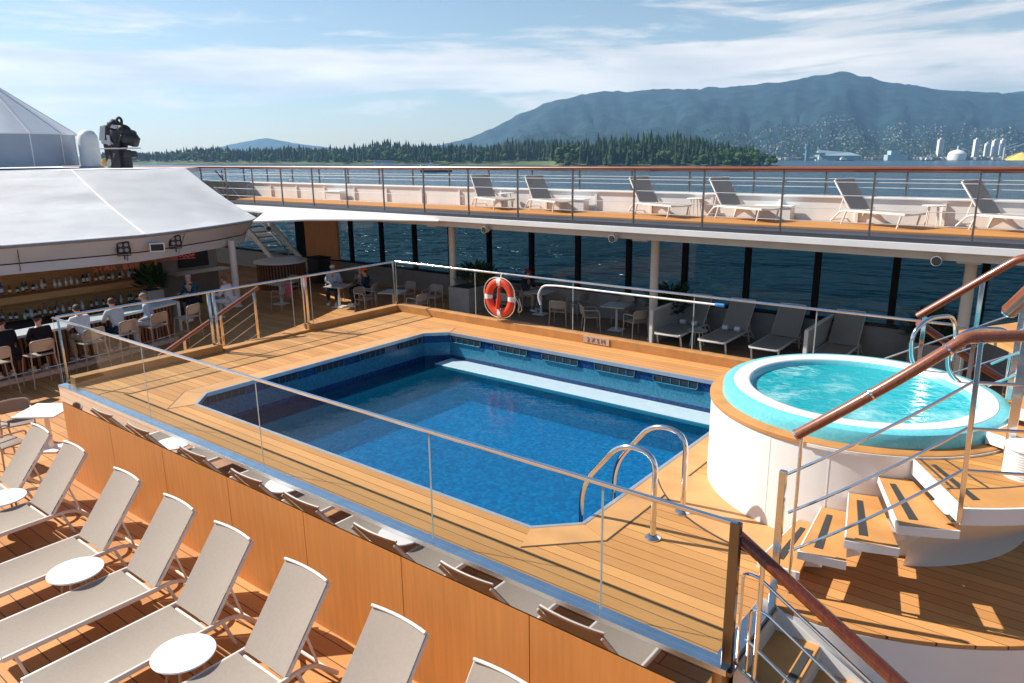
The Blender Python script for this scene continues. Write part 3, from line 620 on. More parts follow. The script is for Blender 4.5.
t = thing('glass_balustrade', 'clear glass balustrade carrying the orange lifebuoy on the far side of the pool', 'glass railing', (-7, 11.52, 0), 0, 'glass railings around the pool')
glass_run(t, (-12.46, 11.52), (-1.2, 11.52), .16, 1.12, [2.4, 4.85, 7.3, 9.3], [])
# reaching pole clipped under the far rail
t = thing('rescue_pole', 'long white rescue pole with blue end clipped under the far glass rail', 'rescue pole', (-6.4, 11.40, .99))
m = MB(); m.tube(fillet([(-8.28, 11.40, .62), (-8.35, 11.40, .78), (-8.25, 11.40, 1.0), (-7.9, 11.40, 1.03), (-4.72, 11.40, 1.03)], .14), .018, 10); local(t, m, 'pole', 'plasticwhite')
m = MB(); m.cyl((-4.73, 11.40, 1.03), (-4.58, 11.40, 1.03), .033); local(t, m, 'end_grip', 'blue')
# lifebuoy
t = thing('lifebuoy', 'orange lifebuoy with white bands hung on the far glass balustrade', 'lifebuoy', (-9.29, 11.40, .65))
m = MB(); RR, rr = .30, .085
m.tube([(RR*math.cos(2*math.pi*k/48), 0, RR*math.sin(2*math.pi*k/48)*1.06) for k in range(48)], rr, 14, closed=True, sx=.75); m.build('ring', 'orange', t)
for a in (0, 90, 180, 270):
    m = MB(); m.tube([(RR*math.cos(R(a+d)), 0, RR*1.06*math.sin(R(a+d))) for d in (-8, -4, 0, 4, 8)], rr+.006, 14, sx=.76); m.build('band', 'plasticwhite', t)
for a in (0, 90, 180, 270):
    m = MB(); m.tube([((RR+rr*1.0+.05*math.sin(math.pi*k/10))*math.cos(R(a+90*k/10)), -.03, 1.06*(RR+rr*1.0+.02*math.sin(math.pi*k/10))*math.sin(R(a+90*k/10))) for k in range(11)], .010, 6); m.build('grab_rope', 'rope', t)
m = MB(); m.cyl((.02, -.06, .22), (.0, -.06, -.02), .03); m.cyl((0, -.06, -.02), (-.02, -.06, -.22), .045); m.build('light_float', 'orange', t)
m = MB(); m.tube(fillet([(.02, -.06, .25), (.06, -.05, .34), (.0, .04, .46), (.0, .1, .47)], .05), .012, 6); m.tube(fillet([(.33, .0, .1), (.46, .05, -.1), (.40, .05, -.28), (.52, .05, -.22), (.44, .05, .02)], .08), .009, 6); m.build('line', 'rope', t)

# depth marker on the far coaming
t = thing('depth_marker', 'small pale depth marker plate with dark lettering on the far pool kerb', 'sign', (-7.0, 11.39, .085))
m = MB(); m.box(0, 0.002, 0, .56, .016, .13, bev=.003); m.build('plate', mat('marker_plate', (0.48, 0.34, 0.26), .5), t)
def text(body, size, m_, parent, loc, rot, name='lettering', ext=.004):
    c = bpy.data.curves.new(name, 'FONT'); c.body = body; c.size = size; c.extrude = ext; c.align_x = 'CENTER'; c.align_y = 'CENTER'
    o = bpy.data.objects.new(name, c); col.objects.link(o); dg = bpy.context.evaluated_depsgraph_get()
    me = bpy.data.meshes.new_from_object(o.evaluated_get(dg)); bpy.data.objects.remove(o); bpy.data.curves.remove(c)
    me.materials.clear(); me.materials.append(M[m_]); q = bpy.data.objects.new(name, me); col.objects.link(q); q.parent = parent; q.location = loc; q.rotation_euler = rot; return q
M['grey_ink'] = mat('grey_ink', (.16, .12, .10), .7)
text('2 X 5 M', .12, 'grey_ink', t, (0, -.010, 0), (R(90), 0, 0))

# pool ladder handrails
t = thing('pool_ladder', 'pair of curved steel pool ladder handrails with round feet', 'pool ladder', (-3, 5.97, 0))
for y in (5.66, 6.29):
    m = MB(); m.tube(fillet([(-2.83, y, 0), (-2.83, y, .84), (-3.20, y, .86), (-3.62, y, .32), (-3.62, y, -.75)], .22, 8), .026, 12); local(t, m, 'handrail', 'steel')
    m = MB(); m.lathe([(0, 0), (.075, 0), (.075, .012), (.05, .03), (.03, .035)], -2.83, y, 20); local(t, m, 'foot_flange', 'steel')
for k in range(3):
    m = MB(); m.box(-3.58, 5.975, -.28-.26*k, .09, .6, .03, bev=.006); local(t, m, 'rung', 'acrylic')

# ================================================================= STAIR RAILS
def sl(r, a, z): return (TC[0]+r*math.cos(R(a)), TC[1]+r*math.sin(R(a)), z)
t = thing('tub_stair_railing', 'varnished wooden handrail on steel posts and bars climbing around the hot tub stairs', 'railing', (-1.3, 5.5, 0))
hp = [sl(2.40, -87.25+i*24.75/14, 1.36+(2.22-1.36)*i/14) for i in range(15)]
m = MB(); m.tube(fillet(hp+[(-.30, 6.08, 2.22), (0.9, 6.5, 2.22)], .03, 3), .042, 14, sx=1.15); local(t, m, 'handrail', 'midwood')
for i in (0, 6, 12):
    m = MB(); a, c = Vector(hp[i]), Vector(hp[i+1]); d = (c-a).normalized(); m.cyl(a+d*.05, a+d*.064, .049, 16) if i else m.cyl(a-d*.004, a+d*.012, .048, 16); local(t, m, 'collar', 'steel')
m = MB(); m.bar((-1.58, 5.27, 0), (-1.58, 5.27, 1.16), .055, .04, (0, 1, 0), .005); local(t, m, 'post', 'steel')
m = MB(); m.cyl(sl(2.40, -86.3, .0), sl(2.40, -86.3, 1.38), .014); local(t, m, 'post', 'steel')
m = MB(); m.bar(sl(2.41, -59.5, zl-.10), sl(2.41, -60.3, 2.2), .024, .034, (1, 0, 0), .004); local(t, m, 'post', 'steel')
m = MB(); m.bar((-.30, 7.0, zl), (-.30, 7.0, 2.18), .05, .07, (1, 0, 0), .004); local(t, m, 'post', 'steel')
for i, (za, zb) in enumerate(((1.02, 1.90), (.70, 1.56), (.37, 1.24))):
    m = MB(); m.tube([sl(2.40, -88.3+i*.8+k*(27.6-i*.5)/16, za+(zb-za)*k/16) for k in range(17)]+[(.9, 6.5, zb+.01)], .012, 8); local(t, m, 'rail_bar', 'steel')

t = thing('lower_stair_railing', 'dark varnished handrail with bent steel bars beside the stairs at the bottom right corner', 'railing', (-1.4, 4.44, 0))
m = MB(); p0, p1 = Vector((-1.60, 4.44, .99)), Vector((.6, 4.44, -.36)); m.tube([p0, p1], .043, 14, sx=1.15); local(t, m, 'handrail', 'varnish')
dd = (p1-p0).normalized()
m = MB(); m.cyl((-1.42, 4.46, -.2), (-1.42, 4.46, .86), .018); local(t, m, 'post', 'steel')
for x in (-.4, .5):
    m = MB(); zz = .99-(x+1.6)*.615; m.cyl((x, 4.46, zz-1.1), (x, 4.46, zz-.04), .018); local(t, m, 'post', 'steel')
for k in range(4):
    x = -1.52+.0*k; zt = .72-.25*k
    xk = -1.545+.07*(k % 2)
    m = MB(); m.tube(fillet([(xk, 4.46, -.16-.0*k), (xk, 4.46, zt), (xk+.1, 4.46, zt), (xk+2.2, 4.46, zt-1.30)] if k < 2 else [(-1.5, 4.46, zt), (.7, 4.46, zt-1.35)], .08, 5), .012, 8); local(t, m, 'rail_bar', 'steel')

t = thing('upper_stair_railing', 'reddish wooden handrail with steel wires rising on the far side of the hot tub', 'railing', (-1.2, 10.2, 0))
m = MB(); m.tube(fillet([(-1.58, 10.15, 1.46), (-.62, 10.15, 2.27), (.6, 10.15, 2.29)], .1), .045, 12, sx=1.2); local(t, m, 'handrail', 'railwood')
m = MB(); m.tube(fillet([(-1.58, 10.25, 1.36), (-.95, 10.6, .86), (-.3, 11.0, .4)], .1), .045, 12, sx=1.2); local(t, m, 'lower_handrail', 'railwood')
for x, z0, z1 in ((-1.5, 0, 1.46), (-.95, .4, 1.95), (-.35, .9, 2.26)):
    m = MB(); m.bar((x, 10.15, z0), (x, 10.15, z1), .05, .05, (0, 1, 0), .004); local(t, m, 'post', 'steel')
for k in range(3):
    m = MB(); m.cyl((-1.9, 10.15, .86-.25*k), (.4, 10.15, 2.18-.25*k), .012, 8); local(t, m, 'wire', 'wire')

t = thing('end_handrail', 'thick reddish wooden handrail ending above a steel post at the right edge', 'handrail', (-.35, 8.1, 1.2))
m = MB(); m.tube([(-.52, 8.25, 2.0), (-.15, 7.35, 2.62), (.4, 6.2, 3.3)], .07, 14); local(t, m, 'handrail', 'railwood')
m = MB(); m.cyl((-.526, 8.264, 1.99), (-.518, 8.245, 2.004), .075, 16); local(t, m, 'end_cap', 'steel')
for x, y in ((-.42, 8.18), (-.2, 8.02), (.02, 7.86)):
    m = MB(); m.bar((x, y, 1.15), (x, y, 2.06+(x+.5)*.8), .05, .05, (0, 1, 0), .004); local(t, m, 'post', 'steel')
for k in range(3):
    m = MB(); m.cyl((-.6, 8.2, 1.25+.22*k), (.6, 7.35, 2.25+.22*k), .013, 8); local(t, m, 'rail_bar', 'steel')

t = thing('tub_grab_rail', 'pair of looped steel grab rails on the far right rim of the hot tub', 'grab rail', (-1.0, 8.95, 1.1))
for (x, y, a) in ((-1.30, 9.02, 20), (-.86, 8.72, -5)):
    m = MB(); c, s_ = math.cos(R(a+35)), math.sin(R(a+35))
    def lp(u, z): return (x+c*u, y+s_*u, 1.1+z)
    m.tube(fillet([lp(0, -.04), lp(-.16, .1), lp(-.20, .42), lp(0, .58), lp(.34, .58), lp(.42, .40), lp(.42, -.2)], .14, 6), .024, 12); local(t, m, 'loop', 'steel')

t = thing('vent_cowl', 'white ribbed round vent standing on the teak landing at the right edge', 'vent', (-.16, 6.82, zl))
m = MB(); prof = []
for k in range(12): prof += [(.16, .02*k), (.16, .02*k+.012), (.152, .02*k+.014), (.152, .02*k+.02)]
m.lathe([(0, 0)]+prof+[(.17, .24), (.17, .26), (0, .27)], n=32); m.build('louvre', 'white', t)

# ================================================================= LOUNGERS
def make_lounger(name, label, sl_mat, fr_mat, grp):
    """local: feet towards -y, hinge at y=1.4, head at y=2.05; width along x"""
    t = thing(name, label, 'sun lounger', (0, 0, 0), 0, grp)
    w = .34
    m = MB()
    for s in (-1, 1):
        m.bar((s*(w+.012), -.05, .34), (s*(w+.012), 1.50, .34), .03, .055, bev=.006)
        m.tube(fillet([(s*w, 1.48, .33), (s*w, 1.62, .34), (s*w, 1.80, .30), (s*w, 2.05, .05)], .08), .024, 8)
    m.bar((-w, -.05, .33), (w, -.05, .33), .03, .04, bev=.006); m.bar((-w, 1.44, .315), (w, 1.44, .315), .03, .03, bev=.006); m.bar((-w, 2.0, .09), (w, 2.0, .09), .024, .03, bev=.005)
    m.build('frame', fr_mat, t)
    for s in (-1, 1):
        m = MB(); m.bar((s*w, .14, 0), (s*w, .06, .32), .03, .045, (1, 0, 0), .006); m.build('leg', fr_mat, t)
        m = MB(); m.bar((s*w, 1.72, 0), (s*w, 1.60, .33), .03, .045, (1, 0, 0), .006); m.build('leg', fr_mat, t)
    # seat sling: slightly sagging sheet
    def sheet(y0, z0, y1, z1, sag, n=12, k=8):
        m = MB(); V = []
        d = Vector((0, y1-y0, z1-z0)); nrm = Vector((0, -d.z, d.y)).normalized()
        for i in range(n+1):
            f = i/n; row = []
            for j in range(k+1):
                u = j/k*2-1; q = -sag*(1-u*u)*(.5+.5*math.sin(math.pi*min(1, max(0, f))))
                p = Vector((u*(w-.002), y0, z0))+d*f+nrm*q; row.append((m.b.verts.new(p), m.b.verts.new(p-nrm*.006)))
            V.append(row)
        for i in range(n):
            for j in range(k):
                m.b.faces.new([V[i][j][0], V[i][j+1][0], V[i+1][j+1][0], V[i+1][j][0]]); m.b.faces.new([V[i][j][1], V[i+1][j][1], V[i+1][j+1][1], V[i][j+1][1]])
        for i in range(n):
            for j in (0, k): m.b.faces.new([V[i][j][0], V[i+1][j][0], V[i+1][j][1], V[i][j][1]])
        for j in range(k):
            for i in (0, n): m.b.faces.new([V[i][j][0], V[i][j][1], V[i][j+1][1], V[i][j+1][0]])
        return m
    sheet(-.055, .366, 1.40, .366, .035).build('seat', sl_mat, t)
    yb, zb, yt, zt = 1.46, .36, 2.03, 1.10
    bk = sheet(yb, zb, yt, zt, .022).build('backrest', sl_mat, t)
    m = MB()
    for s in (-1, 1): m.bar((s*w, yb+.01, zb-.04), (s*w, yt+.022, zt-.02), .024, .034, (0, 1, 0), .006)
    top = [(w*(j/8*2-1), yt-.012+.03*(1-(j/8*2-1)**2), zt+.008) for j in range(9)]
    m.tube(top, .015, 8)
    m.build('back_frame', 'frame', bk)
    for s in (-1, 1):
        m = MB(); m.bar((s*(w-.04), yb+.29, zb+.31), (s*(w-.04), 1.86, .26), .016, .022); m.build('prop', fr_mat, t)
    return t
GL = 'sun loungers on the lower deck by the wood panelled wall'
P_L = Proto(make_lounger('sun_lounger', 'x', 'sling', mat('lounger_frame_taupe', (.72, .66, .60), .4), GL))
LX = [(-13.47, 'taupe mesh sun lounger furthest left, cut by the picture edge'), (-12.27, 'taupe mesh sun lounger just right of the one at the left picture edge'),
      (-11.03, 'taupe mesh sun lounger left of the wide gap before the first full white table')]
names = {-12.27: 'taupe mesh sun lounger nearest the woven chairs at the far left end of the row',
         -11.03: 'taupe mesh sun lounger second from the left end of the row',
         -9.465: 'taupe mesh sun lounger just left of the white table mid row',
         -8.17: 'taupe mesh sun lounger just right of the middle white table',
         -6.985: 'taupe mesh sun lounger just left of the nearest white table',
         -5.71: 'taupe mesh sun lounger just right of the nearest white table with its seat in shadow',
         -4.36: 'taupe mesh sun lounger showing only its backrest at the bottom edge of the photo',
         -3.14: 'taupe mesh sun lounger showing just the top of its backrest beside the bottom edge'}
for i, (x, lab) in enumerate(names.items()):
    P_L.put((x, 1.83, -1.6), R((-0.6, .5, 0, -.5, .6, -.3, .3, 0)[i]), lab, GL)
def make_table(name, label, h, r, topm, legm, grp):
    t = thing(name, label, 'side table', (0, 0, 0), 0, grp)
    m = MB(); m.lathe([(0, h-.022), (r-.01, h-.022), (r, h-.012), (r-.004, h), (0, h)], n=40); m.build('table_top', topm, t)
    for a in (45, 135, 225, 315):
        m = MB(); m.tube([(r*.5*math.cos(R(a)), r*.5*math.sin(R(a)), h-.02), (r*.72*math.cos(R(a)), r*.72*math.sin(R(a)), 0)], .014, 8); m.build('leg', legm, t)
    return t
GT = 'round white side tables between the front sun loungers'
P_T = Proto(make_table('side_table', 'x', .44, .30, 'tabletop', 'framegrey', GT))
for (x, y, lab) in ((-8.80, 2.86, 'round white side table fully in view in the middle of the front lounger row'), (-6.37, 2.86, 'round white side table nearest the bottom edge, between two sun loungers'), (-11.68, 3.05, 'round white side table cut off by the left picture edge')):
    P_T.put((x, y, -1.6), 0, lab, GT)

# loungers on the far side of the lower deck
GF = 'grey sun loungers by the windows beyond the pool'
P_F = Proto(make_lounger('sun_lounger', 'x', 'slinggrey', 'frame', GF))
for x, y, lab in ((-8.57, 17.55, 'grey sun lounger by the windows with two white towels, next to the cream column'), (-7.33, 17.55, 'grey sun lounger by the windows with two white towels, nearer the hot tub'),
               (-6.0, 17.6, 'grey sun lounger by the windows partly hidden behind the hot tub rim'), (-4.55, 17.6, 'grey sun lounger by the windows mostly hidden beyond the hot tub')):
    P_F.put((x, y, -1.6), 0, lab, GF)
GTW = 'rolled white towels on the loungers by the windows'
k = 0
for x, nm in ((-8.57, 'lounger beside the cream column'), (-7.33, 'lounger nearer the hot tub')):
    for s, sd_ in ((-.17, 'left'), (.17, 'right')):
        m = MB(); m.tube([(-.075, 0, 0), (-.07, 0, 0), (.07, 0, 0), (.075, 0, 0)], [.05, .07, .07, .05], 16)
        tag(m.build('rolled_towel', 'towel', None, (x+s, 18.82, -1.6+.43)), 'rolled white towel on the %s side of the grey %s' % (sd_, nm), 'towel', GTW)
GT2 = 'small tables between the window loungers'
P_T2 = Proto(make_table('side_table', 'x', .45, .27, 'greytop', 'frame', GT2))
P_T2.put((-7.95, 18.05, -1.6), 0, 'small round grey side table between the two loungers with towels', GT2)

# loungers on the upper walkway: feet towards +x
GU = 'sun loungers along the upper walkway'
P_U = Proto(make_lounger('sun_lounger', 'x', sling('pale_grey_mesh', (.50, .46, .41)), 'frame', GU))
ux = [(-17.9, 'grey sun lounger furthest left on the upper walkway behind the railing'), (-15.5, 'grey sun lounger second from the left on the upper walkway'), (-11.55, 'third sun lounger from the left on the upper walkway, right of the left pair'),
      (-9.0, 'grey sun lounger in the middle right of the upper walkway, before the wide gap'), (-5.65, 'grey sun lounger second from the right on the upper walkway'), (-2.85, 'grey sun lounger at the right picture edge of the upper walkway')]
for x, lab in ux: P_U.put((x*.94+2.12, 18.35, 1.75), R(64), lab, GU).scale = (.94, .94, .93)
GU2 = 'small white tables beside the upper walkway loungers'
P_T3 = Proto(make_table('side_table', 'x', .48, .24, 'tabletop', 'frame', GU2))
for x, y, lab in ((-16.1, 20.2, 'small white table between the two leftmost loungers of the upper walkway'), (-9.2, 20.3, 'small white table behind the middle lounger of the upper walkway'), (-3.1, 20.2, 'small white table beside the rightmost lounger of the upper walkway')):
    P_T3.put((x*.94, y*.94, 1.75), 0, lab, GU2)
GBX = 'white lockers along the bulwark'
for x, lab in ((-13.4, 'low white locker against the bulwark left of the middle loungers'), (-25.4, 'low white locker against the bulwark far along the upper walkway'), (-6.9, 'low white locker against the bulwark right of the middle loungers')):
    m = MB(); m.box(0, 0, .17, .9, .3, .34, bev=.02); m.box(0, -.01, .35, .94, .34, .03, bev=.008); tag(m.build('locker', 'white', None, (x*.94, 19.1, 1.75)), lab, 'locker', GBX)

# ================================================================= CHAIRS AND TABLES
def make_chair(name, grp, seat_h=.45, back_h=.80, arms=True, fr='framegrey', sl_='sling'):
    """local: sitter faces -y"""
    t = thing(name, 'x', 'bar stool' if seat_h > .6 else 'chair', (0, 0, 0), 0, grp); w = .25
    m = MB(); m.tube(fillet([(-w, -.22, seat_h), (w, -.22, seat_h), (w, .2, seat_h), (-w, .2, seat_h), (-w, -.2, seat_h)], .04), .014, 8)
    m.box(0, -.01, seat_h+.004, .48, .42, .018, bev=.008); m.build('seat', sl_, t)
    m = MB(); y0 = .21; top = seat_h+(back_h-.45)
    poly = []
    n = 10
    for i in range(n+1):
        u = i/n*2-1; poly.append((u*.24, .235+.05*(1-u*u)))
    V = []
    for z in (seat_h+.12, seat_h+.16, top-.06, top-.01):
        kx = 1 if seat_h+.13 < z < top-.03 else .86
        V.append([(m.b.verts.new((p[0]*kx, p[1]+.10*(z-seat_h), z)), m.b.verts.new((p[0]*kx, p[1]+.012+.10*(z-seat_h), z))) for p in poly])
    for a in range(3):
        for i in range(n):
            m.b.faces.new([V[a][i][0], V[a][i+1][0], V[a+1][i+1][0], V[a+1][i][0]]); m.b.faces.new([V[a][i][1], V[a+1][i][1], V[a+1][i+1][1], V[a][i+1][1]])
        for i in (0, n): m.b.faces.new([V[a][i][0], V[a+1][i][0], V[a+1][i][1], V[a][i][1]])
    for i in range(n):
        for a in (0, 3): m.b.faces.new([V[a][i][0], V[a][i][1], V[a][i+1][1], V[a][i+1][0]])
    m.build('backrest', sl_, t)
    m = MB(); m.tube(fillet([(-w, .22, seat_h), (-w, .25, top-.03), (-.18, .30, top), (0, .325, top+.005), (.18, .30, top), (w, .25, top-.03), (w, .22, seat_h)], .06), .017, 8)
    if arms:
        for s in (-1, 1): m.tube(fillet([(s*w, .24, seat_h+.22), (s*(w+.02), -.2, seat_h+.21), (s*(w+.01), -.24, seat_h-.02)], .05), .016, 8)
    if seat_h > .6: m.tube([(-w-.03, -.26, .28), (w+.03, -.26, .28), (w+.03, .25, .28), (-w-.03, .25, .28)], .010, 6, closed=True)
    m.build('back_frame', fr, t)
    sp_ = .05 if seat_h > .6 else .03
    for sx_ in (-1, 1):
        for sy_ in (-1, 1):
            m = MB(); m.tube([(sx_*w, -.01+sy_*.21, seat_h), (sx_*(w+sp_), -.01+sy_*(.21+sp_), 0)], [.017, .014], 8); m.build('leg', fr, t)
    return t
def make_dining(name, grp, w=.75, top='greytop', h=.75):
    t = thing(name, 'x', 'table', (0, 0, 0), 0, grp)
    m = MB(); m.box(0, 0, h-.015, w, w, .03, bev=.006); m.build('table_top', top, t)
    m = MB(); m.cyl((0, 0, .02), (0, 0, h-.03), .04); m.build('pedestal', 'frame', t)
    m = MB(); m.box(0, 0, .015, .42, .42, .03, bev=.008); m.build('base', 'frame', t)
    return t
GC = 'dining chairs around the tables beyond the pool'
GD = 'grey dining tables beyond the pool'
P_C = Proto(make_chair('dining_chair', GC)); P_D = Proto(make_dining('dining_table', GD))
def CH(x, y, rz, lab): P_C.put((x, y, -1.6), R(rz), lab, GC)
P_D.put((-10.65, 18.45, -1.6), R(8), 'square grey dining table just left of the middle cream column', GD)
CH(-9.80, 18.05, -115, 'dining chair close to the middle cream column, at the right of the square table'); CH(-11.2, 17.9, 130, 'dining chair turned sideways in front of the table by the middle column'); CH(-10.9, 19.25, 5, 'dining chair behind the table by the middle column, against the windows')
P_D.put((-13.75, 18.95, -1.6), R(3), 'square grey dining table where the person in the red cap sits', GD)
CH(-12.35, 18.0, 195, 'dining chair with its back to the pool, just right of the lifebuoy'); CH(-12.55, 19.25, -95, 'dining chair at the right end of the table behind the lifebuoy'); CH(-14.4, 18.05, 180, 'dining chair seen through the lifebuoy'); CH(-15.2, 18.3, 140, 'dining chair left of the lifebuoy beside the planter')
P_D.put((-17.75, 16.25, -1.6), R(20), 'grey dining table in front, empty, left of the left column', GD)
CH(-17.15, 17.45, 10, 'dining chair closest to the left cream column'); CH(-18.35, 17.35, -5, 'dining chair behind the empty grey table, second from the left column'); CH(-18.75, 15.9, 95, 'dining chair at the left of the empty grey table')
CH(-16.7, 16.3, -90, 'dining chair at the right of the empty grey table')
P_D.put((-20.15, 15.95, -1.6), R(20), 'grey dining table with three people seated around it', GD)
P_D.put((-22.3, 15.1, -1.6), R(10), 'grey dining table at the left near the slatted bar front', GD)
CH(-21.5, 14.6, -80, 'dining chair left of the seated group, with a pink cloth'); CH(-22.9, 15.9, 10, 'dining chair behind the table near the slatted bar front')
CH(-21.0, 16.45, 40, 'dining chair under the person in a pale shirt'); CH(-20.0, 16.95, 0, 'dining chair under the person in a patterned top'); CH(-19.35, 16.55, -60, 'dining chair under the person with the orange cap'); CH(-14.75, 19.25, 90, 'dining chair under the person with the red cap')

GW = 'woven armchairs at the left corner of the pool platform'
P_W = Proto(make_chair('woven_armchair', GW, .45, .80, True, 'framegrey', mat('woven_taupe', (0.27, 0.21, 0.17), .7, var=.35, vscale=120, bump=.4, bscale=120)))
P_W.put((-14.95, 4.35, -1.6), R(75), 'woven taupe armchair at the far left side of the white corner table', GW)
P_W.put((-13.98, 3.85, -1.6), R(190), 'woven taupe armchair directly behind the leftmost sun loungers', GW)
wt = make_dining('corner_table', None, .75, 'tabletop'); wt.location = (-14.3, 4.62, -1.6); wt.rotation_euler.z = R(38); tag(wt, 'white square table tucked against the left corner of the pool platform', 'table')

# ================================================================= BAR
BZ = -1.6
def bar_x(y): return -19.35-.028*(y-4.5)**2
bar = thing('bar_counter', 'curved bar counter with pale top and dark slatted front under the tent', 'bar counter', (-20, 7, BZ))
ys = [1+9.2*i/23 for i in range(24)]
def strip(b, off0, off1, z0, z1):
    b.prism([(bar_x(y)+off0, y) for y in ys]+[(bar_x(y)+off1, y) for y in ys[::-1]], z0, z1)
m = MB(); strip(m, .12, -.62, -.54, -.48); m.box(bar_x(10.2)-.25, 10.27, -.9, .74, .08, .84); local(bar, m, 'counter_top', mat('pale_counter', (.52, .56, .57), .25))
m = MB(); strip(m, -.16, -.5, BZ+.12, -.54); local(bar, m, 'body', 'black')
m = MB()
y = 1.0
while y < 10.2:
    m.box(bar_x(y)-.14, y, -1.05, .04, .055, .92); y += .11
local(bar, m, 'slats', 'wooddark')
m = MB(); strip(m, .02, -.3, BZ, BZ+.12); local(bar, m, 'plinth', 'offwhite')
m = MB(); m.tube([(bar_x(y)+.16, y, BZ+.24) for y in ys], .018, 8); local(bar, m, 'foot_rail', 'steel')
bb = thing('back_bar', 'wooden back bar with two shelves of bottles under the tent', 'shelf unit', (-24.3, 8, BZ))
m = MB(); m.box(-24.75, 7.0, -.4, .06, 9.6, 2.4); local(bb, m, 'back_panel', 'shelfwood')
for z in (-1.06, -.33):
    m = MB(); m.box(-24.42, 7.0, z-.10, .62, 9.6, .2 if z > -1 else .06); local(bb, m, 'shelf', 'shelfwood')
for yy in (2.3, 6.6, 11.7):
    m = MB(); m.box(-24.4, yy, -.4, .5, .16, 2.4); local(bb, m, 'upright', 'shelfwood')
m = MB(); m.box(-24.3, 7.0, -1.35, .7, 9.6, .45); local(bb, m, 'cabinet', 'black')
def make_bottle(kind):
    cols = dict(clear=(.45, .48, .48), green=(.02, .09, .03), amber=(.22, .07, .015), dark=(.012, .012, .015), blue=(.03, .09, .25))
    lab = dict(clear='tall clear glass bottle with a white label on the back bar', green='green wine bottle standing on the back bar', amber='amber spirit bottle standing on the back bar', dark='dark glass bottle standing on the back bar', blue='blue glass bottle standing on the back bar')[kind]
    t = thing('bottle', lab, 'bottle', (0, 0, 0), 0, '%s bottles on the back bar' % kind)
    h = rnd.uniform(.28, .34)
    m = MB(); m.lathe([(0, 0), (.04, 0), (.042, .01), (.042, h*.58), (.03, h*.70), (.014, h*.78), (.014, h*.97), (0, h*.97)], n=12); m.build('glass_body', mat('bottle_%s' % kind, cols[kind], .08), t)
    m = MB(); m.lathe([(.0435, h*.16), (.0435, h*.46)], n=12); m.build('paper_label', 'plasticwhite', t)
    m = MB(); m.lathe([(.016, h*.9), (.016, h), (0, h)], n=8); m.build('cap', 'black' if kind != 'dark' else 'red', t)
    return t
BT = {k: Proto(make_bottle(k)) for k in ('clear', 'green', 'amber', 'dark', 'blue')}
for z in (-1.03, -.23):
    y = 2.6
    while y < 11.4:
        kk = rnd.choices(['clear', 'green', 'amber', 'dark', 'blue'], [4, 2, 3, 4, 1])[0]
        if abs(y-6.6) > .16: p = BT[kk]; p.put((-24.25+rnd.uniform(-.14, .14), y, z), rnd.random()*6, p.o['label']).scale = (rnd.uniform(.85, 1.25),)*2+(rnd.uniform(.7, 1.2),)
        y += rnd.uniform(.09, .2)
# stools
GS = 'taupe bar stools along the curved bar'
P_S = Proto(make_chair('bar_stool', GS, .74, .82, False))
stools = [(-18.72, 5.25, 92, 'taupe bar stool at the left edge under the person with a flat black cap'), (-18.72, 6.12, 95, 'taupe bar stool under the person in black with a peaked cap'), (-18.95, 7.35, 97, 'taupe bar stool right behind the corner of the glass balustrade'),
          (-19.15, 8.25, 100, 'taupe bar stool in the middle of the people in pale shirts'), (-19.4, 9.15, 104, 'taupe bar stool under the person in a pale blue suit'), (-19.7, 10.25, 110, 'empty taupe bar stool by the end of the bar counter')]
for x, y, rz, lab in stools: P_S.put((x, y, BZ), R(rz-180), lab, GS)

# ================================================================= PEOPLE
SKIN = [mat('skin_light', (.52, .30, .21), .5), mat('skin_tan', (.40, .21, .13), .5)]
def skin_mesh(J, E, rad, sub=2):
    me = bpy.data.meshes.new('sk'); ids = list(J); ix = {k: i for i, k in enumerate(ids)}
    me.from_pydata([J[k] for k in ids], [(ix[a], ix[b_]) for a, b_ in E], []); o = bpy.data.objects.new('sk', me); col.objects.link(o)
    o.modifiers.new('s', 'SKIN'); sv = me.skin_vertices[0].data
    for k in ids:
        r_ = rad[k]; sv[ix[k]].radius = (r_, r_) if isinstance(r_, (int, float)) else r_
        sv[ix[k]].use_root = (k == ids[0])
    mm = o.modifiers.new('u', 'SUBSURF'); mm.levels = sub; mm.render_levels = sub
    dg = bpy.context.evaluated_depsgraph_get(); out = bpy.data.meshes.new_from_object(o.evaluated_get(dg))
    bpy.data.objects.remove(o); bpy.data.meshes.remove(me)
    out.polygons.foreach_set('use_smooth', [True]*len(out.polygons)); return out
